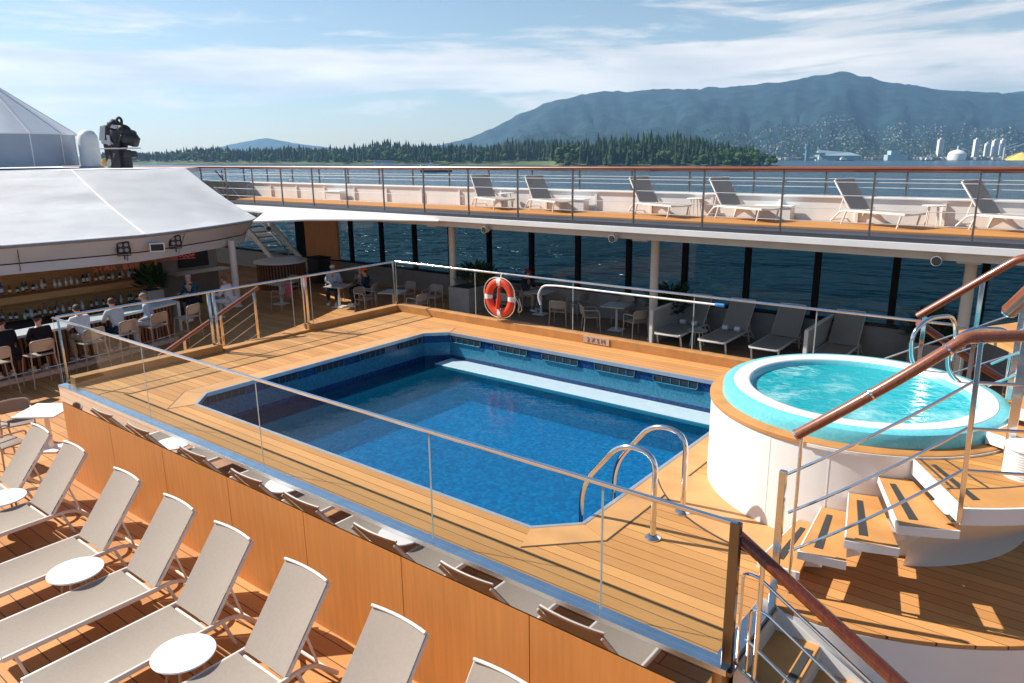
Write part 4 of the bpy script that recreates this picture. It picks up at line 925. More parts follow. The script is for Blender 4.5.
def person(label, loc, rz, seat, shirt, pants, hair=(.05, .03, .02), cap=None, lean=.1, arms='table', turn=0.0, sk=0, foot=0.0, legs='long', hat_brim=True):
    """seated, facing -y; seat height given; origin on the deck under the pelvis"""
    t = thing('person', label, 'person', loc, rz)
    z = seat+.11
    J = {'pel': (0, 0, z), 'sp': (0, -lean*.4, z+.17), 'ch': (0, -lean*.9, z+.36), 'nk': (0, -lean-.01, z+.50), 'nk2': (0, -lean-.025, z+.565), 'hd': (math.sin(turn)*.02, -lean-.045, z+.655), 'hd2': (math.sin(turn)*.01, -lean-.035, z+.735)}
    E = [('pel', 'sp'), ('sp', 'ch'), ('ch', 'nk'), ('nk', 'nk2'), ('nk2', 'hd'), ('hd', 'hd2')]
    rad = {'pel': (.16, .12), 'sp': (.145, .11), 'ch': (.165, .115), 'nk': .075, 'nk2': .052, 'hd': (.078, .095), 'hd2': (.070, .085)}
    for s, n_ in ((-1, 'l'), (1, 'r')):
        J['hip'+n_] = (s*.095, -.04, z-.01); J['kn'+n_] = (s*.14, -.44, z+.0); J['kn2'+n_] = (s*.14, -.47, z-.06); J['an'+n_] = (s*.13, -.40-.0*foot, foot+.085); J['he'+n_] = (s*.13, -.40, foot+.05); J['to'+n_] = (s*.14, -.58, foot+.035)
        E += [('pel', 'hip'+n_), ('hip'+n_, 'kn'+n_), ('kn'+n_, 'kn2'+n_), ('kn2'+n_, 'an'+n_), ('an'+n_, 'he'+n_), ('he'+n_, 'to'+n_)]
        rad.update({'hip'+n_: .095, 'kn'+n_: .062, 'kn2'+n_: .056, 'an'+n_: .04, 'he'+n_: .042, 'to'+n_: .034})
        sx_, sy_, sz_ = s*.19, -lean*.95, z+.45
        if arms == 'table': el, wr = (s*.25, -lean-.10, z+.20), (s*.14, -lean-.33, z+.23)
        elif arms == 'lap': el, wr = (s*.25, -.02, z+.17), (s*.12, -.24, z+.10)
        else: el, wr = ((s*.27, -lean-.05, z+.17), (s*.2, -lean-.22, z+.40)) if s > 0 else ((s*.26, -lean-.06, z+.19), (s*.14, -lean-.32, z+.2))
        J['sh'+n_], J['el'+n_], J['wr'+n_] = (sx_, sy_, sz_), el, wr
        E += [('ch', 'sh'+n_), ('sh'+n_, 'el'+n_), ('el'+n_, 'wr'+n_)]; rad.update({'sh'+n_: .062, 'el'+n_: .043, 'wr'+n_: .028})
        d = (Vector(wr)-Vector(el)).normalized(); side = d.cross(Vector((0, 0, 1))).normalized()*s
        pm = Vector(wr)+d*.05; J['pa'+n_] = tuple(pm); E.append(('wr'+n_, 'pa'+n_)); rad['pa'+n_] = (.036, .018)
        for f in range(4):
            b0 = pm+side*(.026-.017*f)+d*.03; b1 = b0+d*(.036-.004*abs(f-1.3))-Vector((0, 0, .006)); b2 = b1+d*.022-Vector((0, 0, .016))
            for q, pnt in enumerate((b0, b1, b2)): J['f%d%d%s' % (f, q, n_)] = tuple(pnt); rad['f%d%d%s' % (f, q, n_)] = .0095-.001*q
            E += [('pa'+n_, 'f%d0%s' % (f, n_)), ('f%d0%s' % (f, n_), 'f%d1%s' % (f, n_)), ('f%d1%s' % (f, n_), 'f%d2%s' % (f, n_))]
        t0 = Vector(wr)+d*.025-side*(-.0)+side*.035; t1 = t0+d*.035+side*.01
        J['t0'+n_], J['t1'+n_] = tuple(t0), tuple(t1); rad['t0'+n_] = .011; rad['t1'+n_] = .009; E += [('wr'+n_, 't0'+n_), ('t0'+n_, 't1'+n_)]
    me = skin_mesh(J, E, rad, 2); me.materials.append(SKIN[sk]); me.name = 'body'
    body = bpy.data.objects.new('body', me); col.objects.link(body); body.parent = t
    def cloth(name, keys, edges, infl, m_):
        mm = skin_mesh({k: J[k] for k in keys}, edges, {k: (tuple(v+infl for v in rad[k]) if isinstance(rad[k], tuple) else rad[k]+infl) for k in keys}, 2)
        mm.materials.append(m_); mm.name = name; o = bpy.data.objects.new(name, mm); col.objects.link(o); o.parent = t
    J2 = dict(J)
    for n_ in 'lr':
        J['cuff'+n_] = tuple(Vector(J['el'+n_])*.15+Vector(J['wr'+n_])*.85); rad['cuff'+n_] = .036
        J['pc'+n_] = tuple(Vector(J['an'+n_])*(.9 if legs == 'long' else .0)+Vector(J['kn2'+n_])*(.1 if legs == 'long' else 1.0)); rad['pc'+n_] = .055 if legs == 'long' else .07
    J['hem'] = (0, .0, z-.02); rad['hem'] = (.165, .125); J['col'] = (0, -lean, z+.49); rad['col'] = .075
    ks = ['pel', 'hem', 'sp', 'ch', 'col']+[k+n_ for n_ in 'lr' for k in ('sh', 'el', 'cuff')]
    cloth('shirt', ks, [('pel', 'hem'), ('pel', 'sp'), ('sp', 'ch'), ('ch', 'col')]+[(a+n_, b_+n_) if a != 'ch' else ('ch', b_+n_) for n_ in 'lr' for a, b_ in (('ch', 'sh'), ('sh', 'el'), ('el', 'cuff'))], .014, shirt)
    ks = ['pel']+[k+n_ for n_ in 'lr' for k in ('hip', 'kn', 'kn2')]+(['pcl', 'pcr'] if legs == 'long' else [])
    cloth('trousers', ks, [e for n_ in 'lr' for e in [('pel', 'hip'+n_), ('hip'+n_, 'kn'+n_), ('kn'+n_, 'kn2'+n_)]+([('kn2'+n_, 'pc'+n_)] if legs == 'long' else [])], .012, pants)
    hx, hy, hz = J2['hd']; Mt = Matrix.Translation((hx, hy, hz)) @ Matrix.Rotation(turn, 4, 'Z')
    m = MB(); m.ball(0, .012, .040, .093, 3, (.90, 1.08, 1.0))
    for v in list(m.b.verts):
        if v.co.z < .045-.02 and v.co.y < -.0 or v.co.z < -.045: m.b.verts.remove(v)
    m.b.transform(Mt); m.build('hair', mat('hair_%02d' % int(hair[0]*99), hair, .7, bump=.5, bscale=120), t)
    m = MB()
    for s in (-1, 1): m.ball(s*.032, -.082, .015, .011, 1)
    m.b.transform(Mt); m.build('eyes', 'black', t)
    m = MB(); m.ball(0, -.098, -.012, .017, 2, (.8, 1, 1.4))
    for s in (-1, 1): m.ball(s*.083, .0, .0, .022, 1, (.45, .8, 1.3))
    m.b.transform(Mt); m.build('nose_and_ears', SKIN[sk], t)
    m = MB(); m.box(0, -.093, -.05, .045, .012, .010, bev=.003); m.b.transform(Mt); m.build('mouth', 'pink', t)
    for n_ in 'lr':
        m = MB(); a, b_ = J2['he'+n_], J2['to'+n_]; m.bar((a[0], a[1]+.07, a[2]-.005), (b_[0], b_[1]-.04, b_[2]-.003), .095, .075, bev=.025); m.build('shoe', 'plasticwhite', t)
    if cap:
        m = MB(); m.ball(0, .008, .06, .106, 3, (.92, 1.12, .80))
        for v in list(m.b.verts):
            if v.co.z < .045: m.b.verts.remove(v)
        if hat_brim:
            m.prism([(.085*math.cos(R(a)), -.03+.17*math.sin(R(a))) for a in range(180, 361, 12)], .048, .058)
        m.b.transform(Mt); m.build('cap', cap, t)
    return t
cl = lambda n, c, v=.1: mat(n, c, .85, 0, v, 14, bump=.15, bscale=60, spec=.1)
blk = cl('black_cloth', (.014, .014, .017)); wht = cl('white_shirt', (.66, .66, .68)); pbl = cl('pale_blue_cloth', (.40, .48, .60)); pgr = cl('pale_grey_cloth', (.52, .55, .58)); nvy = cl('navy_cloth', (.02, .03, .06))
tealc = cl('teal_cloth', (.02, .07, .10)); pat = cl('patterned_cloth', (.22, .18, .19), .9); beige = cl('beige_cloth', (.42, .34, .26)); capb = cl('black_cap', (.012, .012, .014)); capo = cl('orange_cap', (.65, .12, .015)); capr = cl('red_cap', (.40, .03, .03)); capw = cl('white_cap', (.65, .62, .56))
FR = .22
person('person in black with a flat black cap, hunched at the bar at the left edge', (-18.85, 5.6, BZ), R(-88), .74, blk, blk, cap=capb, lean=.2, turn=R(-35), foot=FR, hat_brim=False)
person('person in black clothes and a black peaked cap turned sideways at the bar', (-18.78, 6.3, BZ), R(-84), .72, blk, blk, cap=capb, lean=.12, turn=R(-60), foot=FR)
person('person in a white shirt bent over the bar, seen through the glass corner', (-19.05, 7.35, BZ), R(-82), .74, wht, beige, (.035, .025, .02), lean=.26, foot=FR)
person('person in a pale grey shirt seated at the bar between two others in pale clothes', (-19.25, 8.25, BZ), R(-80), .74, pgr, nvy, (.06, .03, .02), lean=.22, foot=FR)
person('person in a pale blue shirt and trousers sitting sideways on a bar stool', (-19.45, 9.15, BZ), R(-30), .74, pbl, pbl, (.22, .19, .16), lean=.1, arms='lap', foot=FR)
person('grey haired person in a teal top at the end of the bar', (-21.6, 11.55, BZ), R(20), .74, tealc, blk, (.33, .30, .28), lean=.14, foot=FR)
person('person in a loose white shirt standing out beside the white tent post', (-21.0, 12.4, BZ), R(-60), .60, wht, wht, (.10, .07, .05), lean=.12, foot=.1)
person('person in a pale shirt and pale hat at a table beyond the glass', (-20.95, 16.40, BZ), R(40), .45, pbl, nvy, (.4, .38, .35), cap=capw, lean=.05, arms='table', sk=1, hat_brim=False)
person('person in a patterned top between two others at a dining table', (-20.0, 16.90, BZ), R(5), .45, pat, nvy, (.06, .03, .02), lean=.06, arms='up')
person('person in dark clothes with a bright orange cap leaning back at a dining table', (-19.40, 16.50, BZ), R(-60), .45, nvy, nvy, (.05, .03, .02), cap=capo, lean=-.03, arms='lap', hat_brim=False)
person('person in dark top with a red cap behind the lifebuoy', (-14.62, 19.25, BZ), R(88), .45, nvy, beige, (.05, .03, .02), cap=capr, lean=.08, turn=R(20))
m = MB(); m.box(0, 0, 0, .42, .10, .34, bev=.04); m.box(.02, -.06, -.12, .3, .08, .3, bev=.035)
tag(m.build('pink_cloth', 'pink', None, (-21.15, 14.62, -.86)), 'bright pink cloth hung over the back of a dining chair', 'cloth')

# ================================================================= TENT OVER THE BAR
tent = thing('tent_canopy', 'large pale tent roof with sewn seams sloping down over the bar', 'canopy', (-30, 10, 1.3))
Ev = [(-27.5, -2.5), (-24.6, 2.0), (-22.75, 4.6), (-22.2, 6.84), (-21.75, 9.2), (-21.62, 10.3), (-21.92, 11.6), (-22.58, 13.4), (-23.32, 14.9), (-24.06, 15.6)]
Tv = [(-44, -2), (-43.5, 1), (-42.5, 4), (-40.5, 7), (-36.8, 10), (-31.7, 12.6), (-31.2, 13.4), (-30.6, 14.4), (-30.0, 15.2), (-29.4, 16.0)]
m = MB(); nseg = 8; G = []
for (e, tt) in zip(Ev, Tv):
    row = []
    for k in range(nseg+1):
        f = k/nseg; sag = .10*math.sin(math.pi*f)
        row.append(m.b.verts.new((e[0]+(tt[0]-e[0])*f, e[1]+(tt[1]-e[1])*f, 1.3+1.75*f-sag)))
    G.append(row)
for i in range(len(Ev)-1):
    for k in range(nseg): m.b.faces.new((G[i][k], G[i+1][k], G[i+1][k+1], G[i][k+1]))
r = bmesh.ops.solidify(m.b, geom=m.b.faces[:], thickness=.05)
local(tent, m, 'membrane', 'membrane', ang=25)
m = MB()
for i in (3, 5):
    for k in range(nseg):
        f0, f1 = k/nseg, (k+1)/nseg; e, tt = Ev[i], Tv[i]
        def q(f): return Vector((e[0]+(tt[0]-e[0])*f, e[1]+(tt[1]-e[1])*f, 1.3+1.75*f-.10*math.sin(math.pi*f)+.035))
        m.bar(q(f0), q(f1), .07, .02)
local(tent, m, 'seam_strip', 'white')
m = MB(); m.tube([(e[0], e[1], 1.29) for e in Ev], .045, 8); local(tent, m, 'edge_tube', mat('edge_tube_grey', (.25, .26, .28), .4))
def inset(d): 
    out = []
    for i, e in enumerate(Ev):
        a, c = Vector(Ev[max(0, i-1)]), Vector(Ev[min(len(Ev)-1, i+1)]); tn = (c-a).normalized(); n_ = Vector((tn.y, -tn.x)); out.append((e[0]-n_.x*d, e[1]-n_.y*d))
    return out
def skirt(d0, z0, d1, z1, th=.04):
    m = MB(); A, B_ = inset(d0), inset(d1)
    for i in range(len(Ev)-1): m.quad([(*A[i], z0), (*A[i+1], z0), (*B_[i+1], z1), (*B_[i], z1)])
    bmesh.ops.remove_doubles(m.b, verts=m.b.verts, dist=.001)
    return m
local(tent, skirt(.06, 1.27, .42, .80), 'upper_valance', 'valance'); local(tent, skirt(.44, .78, .52, .50), 'lower_valance', 'valance')
m = MB(); A = inset(.43); m.tube([(p[0], p[1], .79) for p in A], .022, 6); local(tent, m, 'valance_line', 'black')
m = MB(); A = inset(.54); B_ = inset(7.0)
for i in range(len(Ev)-1): m.quad([(*A[i], .52), (*A[i+1], .52), (*B_[i+1], 1.15), (*B_[i], 1.15)])
local(tent, m, 'ceiling', mat('tent_ceiling', (.62, .60, .57), .7))
m = MB()
A = inset(.10); B_ = inset(.50)
for i, o_ in ((2, 0), (3, .3), (4, .55), (6, .1)):
    m.cyl((A[i][0]+.05, A[i][1]+o_*1.2, 1.22), (B_[i][0]+.12, B_[i][1]+o_*1.2, .58), .012, 6)
local(tent, m, 'tension_rod', 'steel')
m = MB(); m.prism([(-46, -2), (-43.4, 1), (-42.4, 4), (-40.4, 7), (-36.7, 10), (-31.6, 12.65), (-29.4, 16.05), (-31, 19.5), (-46, 19.5)], 2.9, 3.055); local(tent, m, 'roof_plate', 'membrane', smooth=False)
t = thing('tent_peak', 'grey drum with pale conical peak rising above the tent roof', 'canopy', (-39.0, 12.5, 3.17))
m = MB(); m.lathe([(0, 0), (3.15, 0), (3.15, 1.36)], n=72); m.build('drum', 'drum', t)
for a in (-30, 0, 32, 62):
    pass
m = MB(); m.lathe([(3.10, 1.35), (3.25, 1.33), (3.25, 1.38), (0, 3.75)], n=72); m.build('cone', 'membrane', t, ang=20)
m = MB()
for a in (-75, -48, -21, 6, 33, 60, 87): m.bar((3.25*math.cos(R(a)), 3.25*math.sin(R(a)), 1.395), (.2*math.cos(R(a)), .2*math.sin(R(a)), 3.62), .09, .03); m.bar((3.165*math.cos(R(a)), 3.165*math.sin(R(a)), .02), (3.165*math.cos(R(a)), 3.165*math.sin(R(a)), 1.33), .02, .05, (-math.sin(R(a)), math.cos(R(a)), 0))
m.build('seam_strip', 'white', t)
t = thing('vent_hood', 'white rounded vent hood on the tent roof beside the grey drum', 'vent', (-36.0, 15.2, 3.05))
m = MB(); m.lathe([(0, 0), (.42, 0), (.42, 1.15), (.39, 1.4), (.28, 1.58), (.12, 1.66), (0, 1.68)], n=28); m.build('shell', 'white', t)
m = MB(); m.lathe([(.5, 0), (.5, .08), (.42, .1)], n=28); m.build('flange', 'drum', t)
# black folded machine
t = thing('winch_machine', 'black folded winch machine with grey brackets standing on the tent roof', 'winch', (-33.9, 15.55, 3.055), R(25)); t.scale = (.95, .95, .82)
m = MB(); m.box(-.1, 0, .55, .55, .5, 1.1, bev=.05); m.box(.42, 0, .45, .16, .3, .95, R(0), .03); m.box(.55, 0, .7, .5, .4, .35, 0, .08); m.build('pedestal', 'black', t)
m = MB(); m.bar((-.35, 0, .35), (-.45, 0, 2.2), .5, .55, (1, 0, 0), .12); m.bar((0, 0, .9), (.05, 0, 2.0), .6, .6, (1, 0, 0), .15); m.bar((.45, 0, 1.2), (.72, 0, 1.95), .5, .5, (1, 0, 0), .14); m.bar((.75, 0, 1.1), (.95, 0, 1.6), .4, .35, (1, 0, 0), .1); m.ball(-.1, .0, 2.2, .3, 3); m.ball(.35, 0, 1.9, .33, 3); m.ball(.65, 0, 1.5, .38, 3); m.build('arm', 'black', t)
m = MB(); m.tube(fillet([(.2, -.1, 2.0), (.15, -.1, 2.45), (.3, -.1, 2.6), (.42, -.1, 2.45), (.38, -.1, 2.1)], .1), .06, 8); m.tube(fillet([(-.3, -.2, 1.2), (-.15, -.3, 1.5), (.05, -.3, 1.2), (.2, -.3, 1.5)], .1), .04, 8); m.tube(fillet([(.3, -.3, 1.3), (.5, -.35, 1.7), (.75, -.3, 1.3)], .12), .04, 8); m.build('hose', 'black', t)
m = MB(); m.box(.1, -.1, 1.0, 1.75, .7, .06, bev=.02); m.bar((-.55, -.2, .05), (-.15, -.2, .8), .1, .25); m.box(-.2, -.34, 1.42, .16, .06, .5, bev=.02); m.bar((-.65, -.2, 1.4), (-.5, -.2, 2.15), .14, .3, bev=.03); m.bar((-.7, -.2, 1.35), (0, -.25, 1.3), .12, .2, bev=.03); m.bar((-.1, -.2, 2.15), (.3, -.2, 2.05), .16, .2, bev=.04); m.build('bracket', mat('grey_bracket', (.42, .42, .42), .5), t)
m = MB(); m.lathe([(0, .1), (.16, .1), (.18, .3), (.12, .48), (0, .5)], -.72, -.15, 16); m.build('drum_motor', 'gold', t)

# white flat roof joining tent and walkway
t = thing('link_roof', 'thin white flat roof joining the tent eave to the upper walkway', 'roof', (-23, 17, 1.34))
m = MB(); m.prism([(-29, 16.6), (-15.9, 16.6), (-18.0, 15.9), (-19.9, 14.7), (-20.9, 13.4), (-24.0, 15.9), (-28, 16.2)], 1.45, 1.51); local(t, m, 'panel', 'white', smooth=False)
m = MB(); m.tube([(-15.9, 16.58, 1.48), (-18.0, 15.88, 1.48), (-19.9, 14.68, 1.48), (-20.9, 13.38, 1.48)], .03, 8); local(t, m, 'edge', 'white')
t = thing('tent_post', 'slim white post holding up the tent edge beside the bar', 'column', (-23.2, 13.95, BZ))
m = MB(); m.lathe([(0, 0), (.16, 0), (.16, .03), (.115, .05), (.115, 2.3), (0, 2.3)], n=20); m.build('shaft', 'white', t)
# flood lights and horn on the valance
def flood(x, y, z, rz, lab):
    t = thing('floodlight', lab, 'floodlight', (x, y, z), rz, 'floodlights on the tent valance')
    m = MB(); m.box(0, 0, 0, .34, .12, .34, bev=.05); m.build('housing', 'black', t)
    for sx_ in (-.075, .075):
        for sz_ in (-.075, .075):
            m = MB(); m.cyl((sx_, -.06, sz_), (sx_, -.068, sz_), .055, 14); m.build('lens', mat('lens_grey', (.25, .26, .28), .15), t)
    m = MB(); m.tube([(-.17, 0, -.02), (-.17, .05, -.24), (.17, .05, -.24), (.17, 0, -.02)], .018, 6); m.cyl((0, .05, -.24), (0, .05, -.36), .02, 8); m.build('bracket', 'black', t)
flood(-21.85, 9.75, 1.0, R(68), 'black four lens floodlight on the tent valance left of the horn speaker'); flood(-22.05, 11.40, 1.02, R(72), 'black four lens floodlight on the tent valance right of the horn speaker')
t = thing('horn_speaker', 'white horn loudspeaker between two black floodlights on the tent valance', 'loudspeaker', (-21.85, 10.75, .93), R(60))
m = MB(); 
for k, (w_, h_) in enumerate(((.12, .10), (.2, .16), (.34, .22), (.40, .25))): m.box(0, -.10*k, 0, w_, .10, h_)
m.build('horn', 'white', t); m = MB(); m.box(0, -.352, 0, .34, .006, .19); m.build('mouth', 'black', t)
def cam_unit(x, y, z, rz, lab, nm='speaker', m1='white'):
    t = thing('round_speaker', lab, 'speaker', (x, y, z), rz, 'round speakers under the roof edges')
    m = MB(); m.tube([(0, .12, 0), (0, .08, 0), (0, -.10, 0)], [.04, .085, .10], 20); m.build('housing', m1, t)
    m = MB(); m.cyl((0, -.098, 0), (0, -.106, 0), .088, 18); m.build('grille', 'black', t)
    m = MB(); m.cyl((0, .02, .08), (0, .02, .2), .02, 8); m.build('bracket', m1, t)
cam_unit(-23.0, 15.35, 1.0, R(50), 'round white speaker under the right corner of the tent')
for x, lab in ((-2.54, 'round speaker under the upper walkway near the right handrails'), (-10.42, 'round speaker under the upper walkway in the middle'), (-15.03, 'round speaker under the upper walkway above the lifebuoy')): cam_unit(x*.94, 16.72, 1.30, 0, lab, m1='offwhite')
# neon style letters
t = thing('bar_sign', 'small red letters reading STAR BAR hung above the bottles', 'sign', (-22.8, 10.1, .33), R(80))
text('STAR', .27, 'red', t, (-.52, 0, 0), (R(90), 0, 0)); text('BAR', .27, 'red', t, (.22, 0, 0), (R(90), 0, 0))
m = MB(); m.box(-.2, .02, .14, 1.6, .02, .03); m.build('hanger', 'black', t)
t = thing('script_sign', 'small red looping script sign right of the red letters under the tent', 'sign', (-22.9, 11.75, .42), R(72))
m = MB(); m.tube([(-.6+1.2*k/60, 0, .05*math.sin(k*1.1)+.02*math.sin(k*.37)) for k in range(61)], .018, 6); m.tube([(-.62, 0, -.09), (.62, 0, -.08)], .012, 6); m.build('script', 'red', t)

# ================================================================= BACKGROUND OF THE LOWER DECK, LEFT
t = thing('slatted_counter', 'curved dark slatted wooden counter with white top at the back left', 'counter', (-25.2, 17.2, BZ))
m = MB(); m.lathe([(0, 1.02), (1.02, 1.02), (1.02, 1.08), (0, 1.08)], n=40); m.build('top', 'white', t)
m = MB(); m.lathe([(.9, 0), (.9, 1.02)], n=40); m.build('core', 'black', t)
m = MB()
for k in range(48): m.box(.92*math.cos(R(k*7.5)), .92*math.sin(R(k*7.5)), .51, .04, .045, 1.02, R(k*7.5))
m.build('slats', 'wooddark', t)
t = thing('deck_staircase', 'white staircase with glass side coming down at the back left behind the slatted counter', 'staircase', (-28, 18.8, BZ))
m = MB(); m.slab([(-31.5, 18.2, 2.0), (-26.3, 18.2, -1.55), (-26.0, 18.2, -1.55), (-31.2, 18.2, 2.2)], .08); m.slab([(-31.5, 19.5, 2.0), (-26.3, 19.5, -1.55), (-26.0, 19.5, -1.55), (-31.2, 19.5, 2.2)], .08); local(t, m, 'stringer', 'white', smooth=False)
for k in range(16):
    m = MB(); m.box(-26.5-.31*k, 18.83, -1.4+.205*k, .30, 1.2, .05); local(t, m, 'tread', 'offwhite')
m = MB(); m.slab([(-31.2, 18.15, 2.3), (-26.1, 18.15, -1.2), (-26.1, 18.15, -.4), (-31.2, 18.15, 3.1)], .014); local(t, m, 'glass_side', 'glass', smooth=False)
m = MB(); m.tube([(-31.2, 18.15, 3.12), (-26.0, 18.15, -.36), (-26.0, 18.15, -1.5)], .03, 8); local(t, m, 'handrail', 'steel')
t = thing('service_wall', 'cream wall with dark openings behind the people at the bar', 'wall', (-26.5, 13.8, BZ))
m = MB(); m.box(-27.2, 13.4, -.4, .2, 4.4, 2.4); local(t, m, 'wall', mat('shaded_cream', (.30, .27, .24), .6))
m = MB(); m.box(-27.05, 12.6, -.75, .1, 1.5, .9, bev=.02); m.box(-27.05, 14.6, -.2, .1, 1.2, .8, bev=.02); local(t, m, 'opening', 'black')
m = MB(); m.box(-26.8, 12.9, .15, .9, 2.0, .05); m.box(-26.8, 14.6, -.75, .9, 2.2, .05); local(t, m, 'ledge', 'offwhite')
t = thing('pool_side_handrail', 'reddish wooden handrail on steel posts beyond the glass on the bar side', 'handrail', (-13.1, 7.8, -.6))
m = MB(); m.tube([(-13.1, 8.36, .93), (-13.1, 6.2, -.02)], .034, 10, sx=1.3); local(t, m, 'handrail', 'railwood')
for y, z1 in ((8.25, .85), (7.48, .5), (6.7, .16)):
    m = MB(); m.cyl((-13.1, y, -1.2+.45*(y-6.2)), (-13.1, y, z1), .03, 10); local(t, m, 'post', 'steel')
for k in range(4):
    m = MB(); m.cyl((-13.1, 8.3, .68-.22*k), (-13.1, 6.2, -.26-.22*k), .009, 6); local(t, m, 'wire', 'wire')
for k in range(6):
    m = MB(); m.box(-13.0, 8.3-.30*k, -.22-.22*k, .9, .30, .05); local(t, m, 'tread', 'step')

# ================================================================= PLANTERS AND PLANTS
def leaf_crown(m, cx, cy, cz, rx, rz_, n, size, rn, up=.3):
    for _ in range(n):
        a, u = rn.uniform(0, 2*math.pi), rn.uniform(-.6, 1); rr_ = rn.uniform(.3, 1)**.6
        p = Vector((cx+rx*rr_*math.cos(a)*math.sqrt(max(0, 1-u*u)), cy+rx*rr_*math.sin(a)*math.sqrt(max(0, 1-u*u)), cz+rz_*u*rr_))
        d = Vector((math.cos(a), math.sin(a), up+rn.uniform(-.5, .9))).normalized(); s_ = d.cross(Vector((0, 0, 1)))
        if s_.length < .1: continue
        s_.normalize(); l = size*rn.uniform(.6, 1.4); w_ = l*.22
        m.b.faces.new([m.b.verts.new(q) for q in (p, p+d*l*.5+s_*w_, p+d*l, p+d*l*.5-s_*w_)])
def planter(x, y, sx_, sy_, h, lab, lab2, grp):
    t = thing('planter_box', lab, 'planter', (x, y, BZ), 0, 'grey planter boxes by the windows')
    m = MB(); m.box(0, 0, h/2, sx_, sy_, h, bev=.02); m.build('box', mat('planter_grey', (.36, .34, .31), .6), t)
    m = MB(); m.box(0, 0, h+.004, sx_-.12, sy_-.12, .01); m.build('soil', 'black', t)
    p = thing('bushy_plant', lab2, 'plant', (x, y, BZ+h), 0, 'dark bushy plants in planters')
    m = MB(); leaf_crown(m, 0, 0, .25, min(sx_, sy_)*.75, .42, 420, .26, random.Random(int(x*10))); m.build('foliage', 'leaf', p, smooth=False)
    m = MB()
    for k in range(7): m.tube([(.1*math.cos(k), .1*math.sin(k), -.02), (.25*math.cos(k*1.3), .25*math.sin(k*1.3), .4)], .012, 5)
    m.build('stems', 'wooddark', p)
planter(-16.2, 18.6, .9, 1.8, .80, 'grey planter box left of the lifebuoy beside the left column', 'dark bushy plant in the planter left of the lifebuoy', None)
planter(-9.35, 19.2, .9, .8, .65, 'grey planter box behind the middle column by the windows', 'dark bushy plant behind the middle column', None)
planter(-2.6, 19.15, .9, .8, .7, 'grey planter box behind the right column by the windows', 'dark bushy plant behind the column near the right handrails', None)
planter(-22.6, 10.75, .5, .5, 1.15, 'grey planter box at the end of the back bar', 'leafy plant with a pale flower at the end of the back bar', None)
for x, lab in ((-9.05, 'pale partition panel beside the window loungers, next to the middle column'), (-5.0, 'pale partition panel beyond the hot tub, right of the window loungers')):
    t = thing('partition_screen', lab, 'partition', (x, 18.6, BZ), 0, 'pale partitions by the window loungers')
    m = MB(); m.box(0, 0, .46, .05, 2.1, .92, bev=.01); m.build('panel', mat('partition_pale', (.42, .40, .37), .6), t)
    m = MB(); m.box(0, 0, .94, .09, 2.16, .04, bev=.008); m.build('cap', 'frame', t)
    m = MB(); m.box(0, -1.06, .46, .09, .06, .96, bev=.008); m.build('post', 'frame', t)
t = thing('towel_stand', 'small black stand by the wooden panel at the far left', 'stand', (-24.9, 18.8, BZ))
m = MB(); m.box(0, 0, .5, .8, .6, 1.0, bev=.04); m.build('body', 'black', t); m = MB(); m.box(0, 0, 1.03, .86, .66, .05, bev=.015); m.build('top', 'blackmetal', t)

# ================================================================= FAR SHORE
rf = random.Random(3)
def rand_mat(name, cols, rough=.8):
    m, N, L, B = nodes(name); B.inputs['Roughness'].default_value = rough; B.inputs['Specular IOR Level'].default_value = .15
    g = N.new('ShaderNodeNewGeometry'); r = N.new('ShaderNodeValToRGB'); e = r.color_ramp.elements
    e[0].color = (*cols[0], 1); e[1].color = (*cols[-1], 1)
    for i, c in enumerate(cols[1:-1]): q = e.new((i+1)/(len(cols)-1)); q.color = (*c, 1)
    L.new(g.outputs['Random Per Island'], r.inputs[0]); L.new(r.outputs[0], B.inputs['Base Color']); return m
M['conifer'] = rand_mat('conifer_green', [(.008, .028, .012), (.014, .042, .014), (.022, .052, .018), (.03, .065, .02)])
M['broadleaf'] = rand_mat('broadleaf_green', [(.018, .05, .012), (.035, .08, .016), (.05, .11, .02), (.025, .06, .016)])
M['bark'] = mat('bark', (.07, .05, .035), .9)
def tri_conifer(m, p, h, r, rn, tiers=4, k=6):
    Z = U
    m_up = lambda d, x, y: p+Z*d+RS*x+F0*y
    for t_ in range(tiers):
        z0 = h*(.10+.80*t_/tiers); z1 = min(h, z0+h*(.42 if t_ < tiers-1 else .32)); rr_ = r*(1-.78*t_/tiers)*rn.uniform(.75, 1.15); a0 = rn.random()*6
        ap = m.b.verts.new(m_up(z1, rn.uniform(-.05, .05)*r, 0)); ring = []
        for j in range(k):
            a = a0+2*math.pi*j/k; q = rr_*rn.uniform(.7, 1.15); ring.append(m.b.verts.new(m_up(z0-rn.uniform(0, .05)*h, q*math.cos(a), q*math.sin(a))))
        for j in range(k): m.b.faces.new((ring[j], ring[(j+1) % k], ap))
_t = bmesh.new(); bmesh.ops.create_icosphere(_t, subdivisions=1, radius=1); _t.verts.index_update()
ICO_V = [v.co.normalized() for v in _t.verts]; ICO_F = [[v.index for v in f.verts] for f in _t.faces]; _t.free()
def ico(m, c, s_, rn, lo=.7, hi=1.25, sz=.95):
    V = []
    for d0_ in ICO_V:
        d = d0_*s_*rn.uniform(lo, hi); V.append(m.b.verts.new(c+RS*d.x+F0*d.y+U*d.z*sz))
    for f in ICO_F: m.b.faces.new([V[k] for k in f])
def blob_tree(m, p, h, r, rn, n=5):
    for _ in range(n):
        c = p+U*(h*rn.uniform(.35, .75))+RS*(r*rn.uniform(-.55, .55))+F0*(r*rn.uniform(-.5, .5)); ico(m, c, r*rn.uniform(.45, .75), rn)
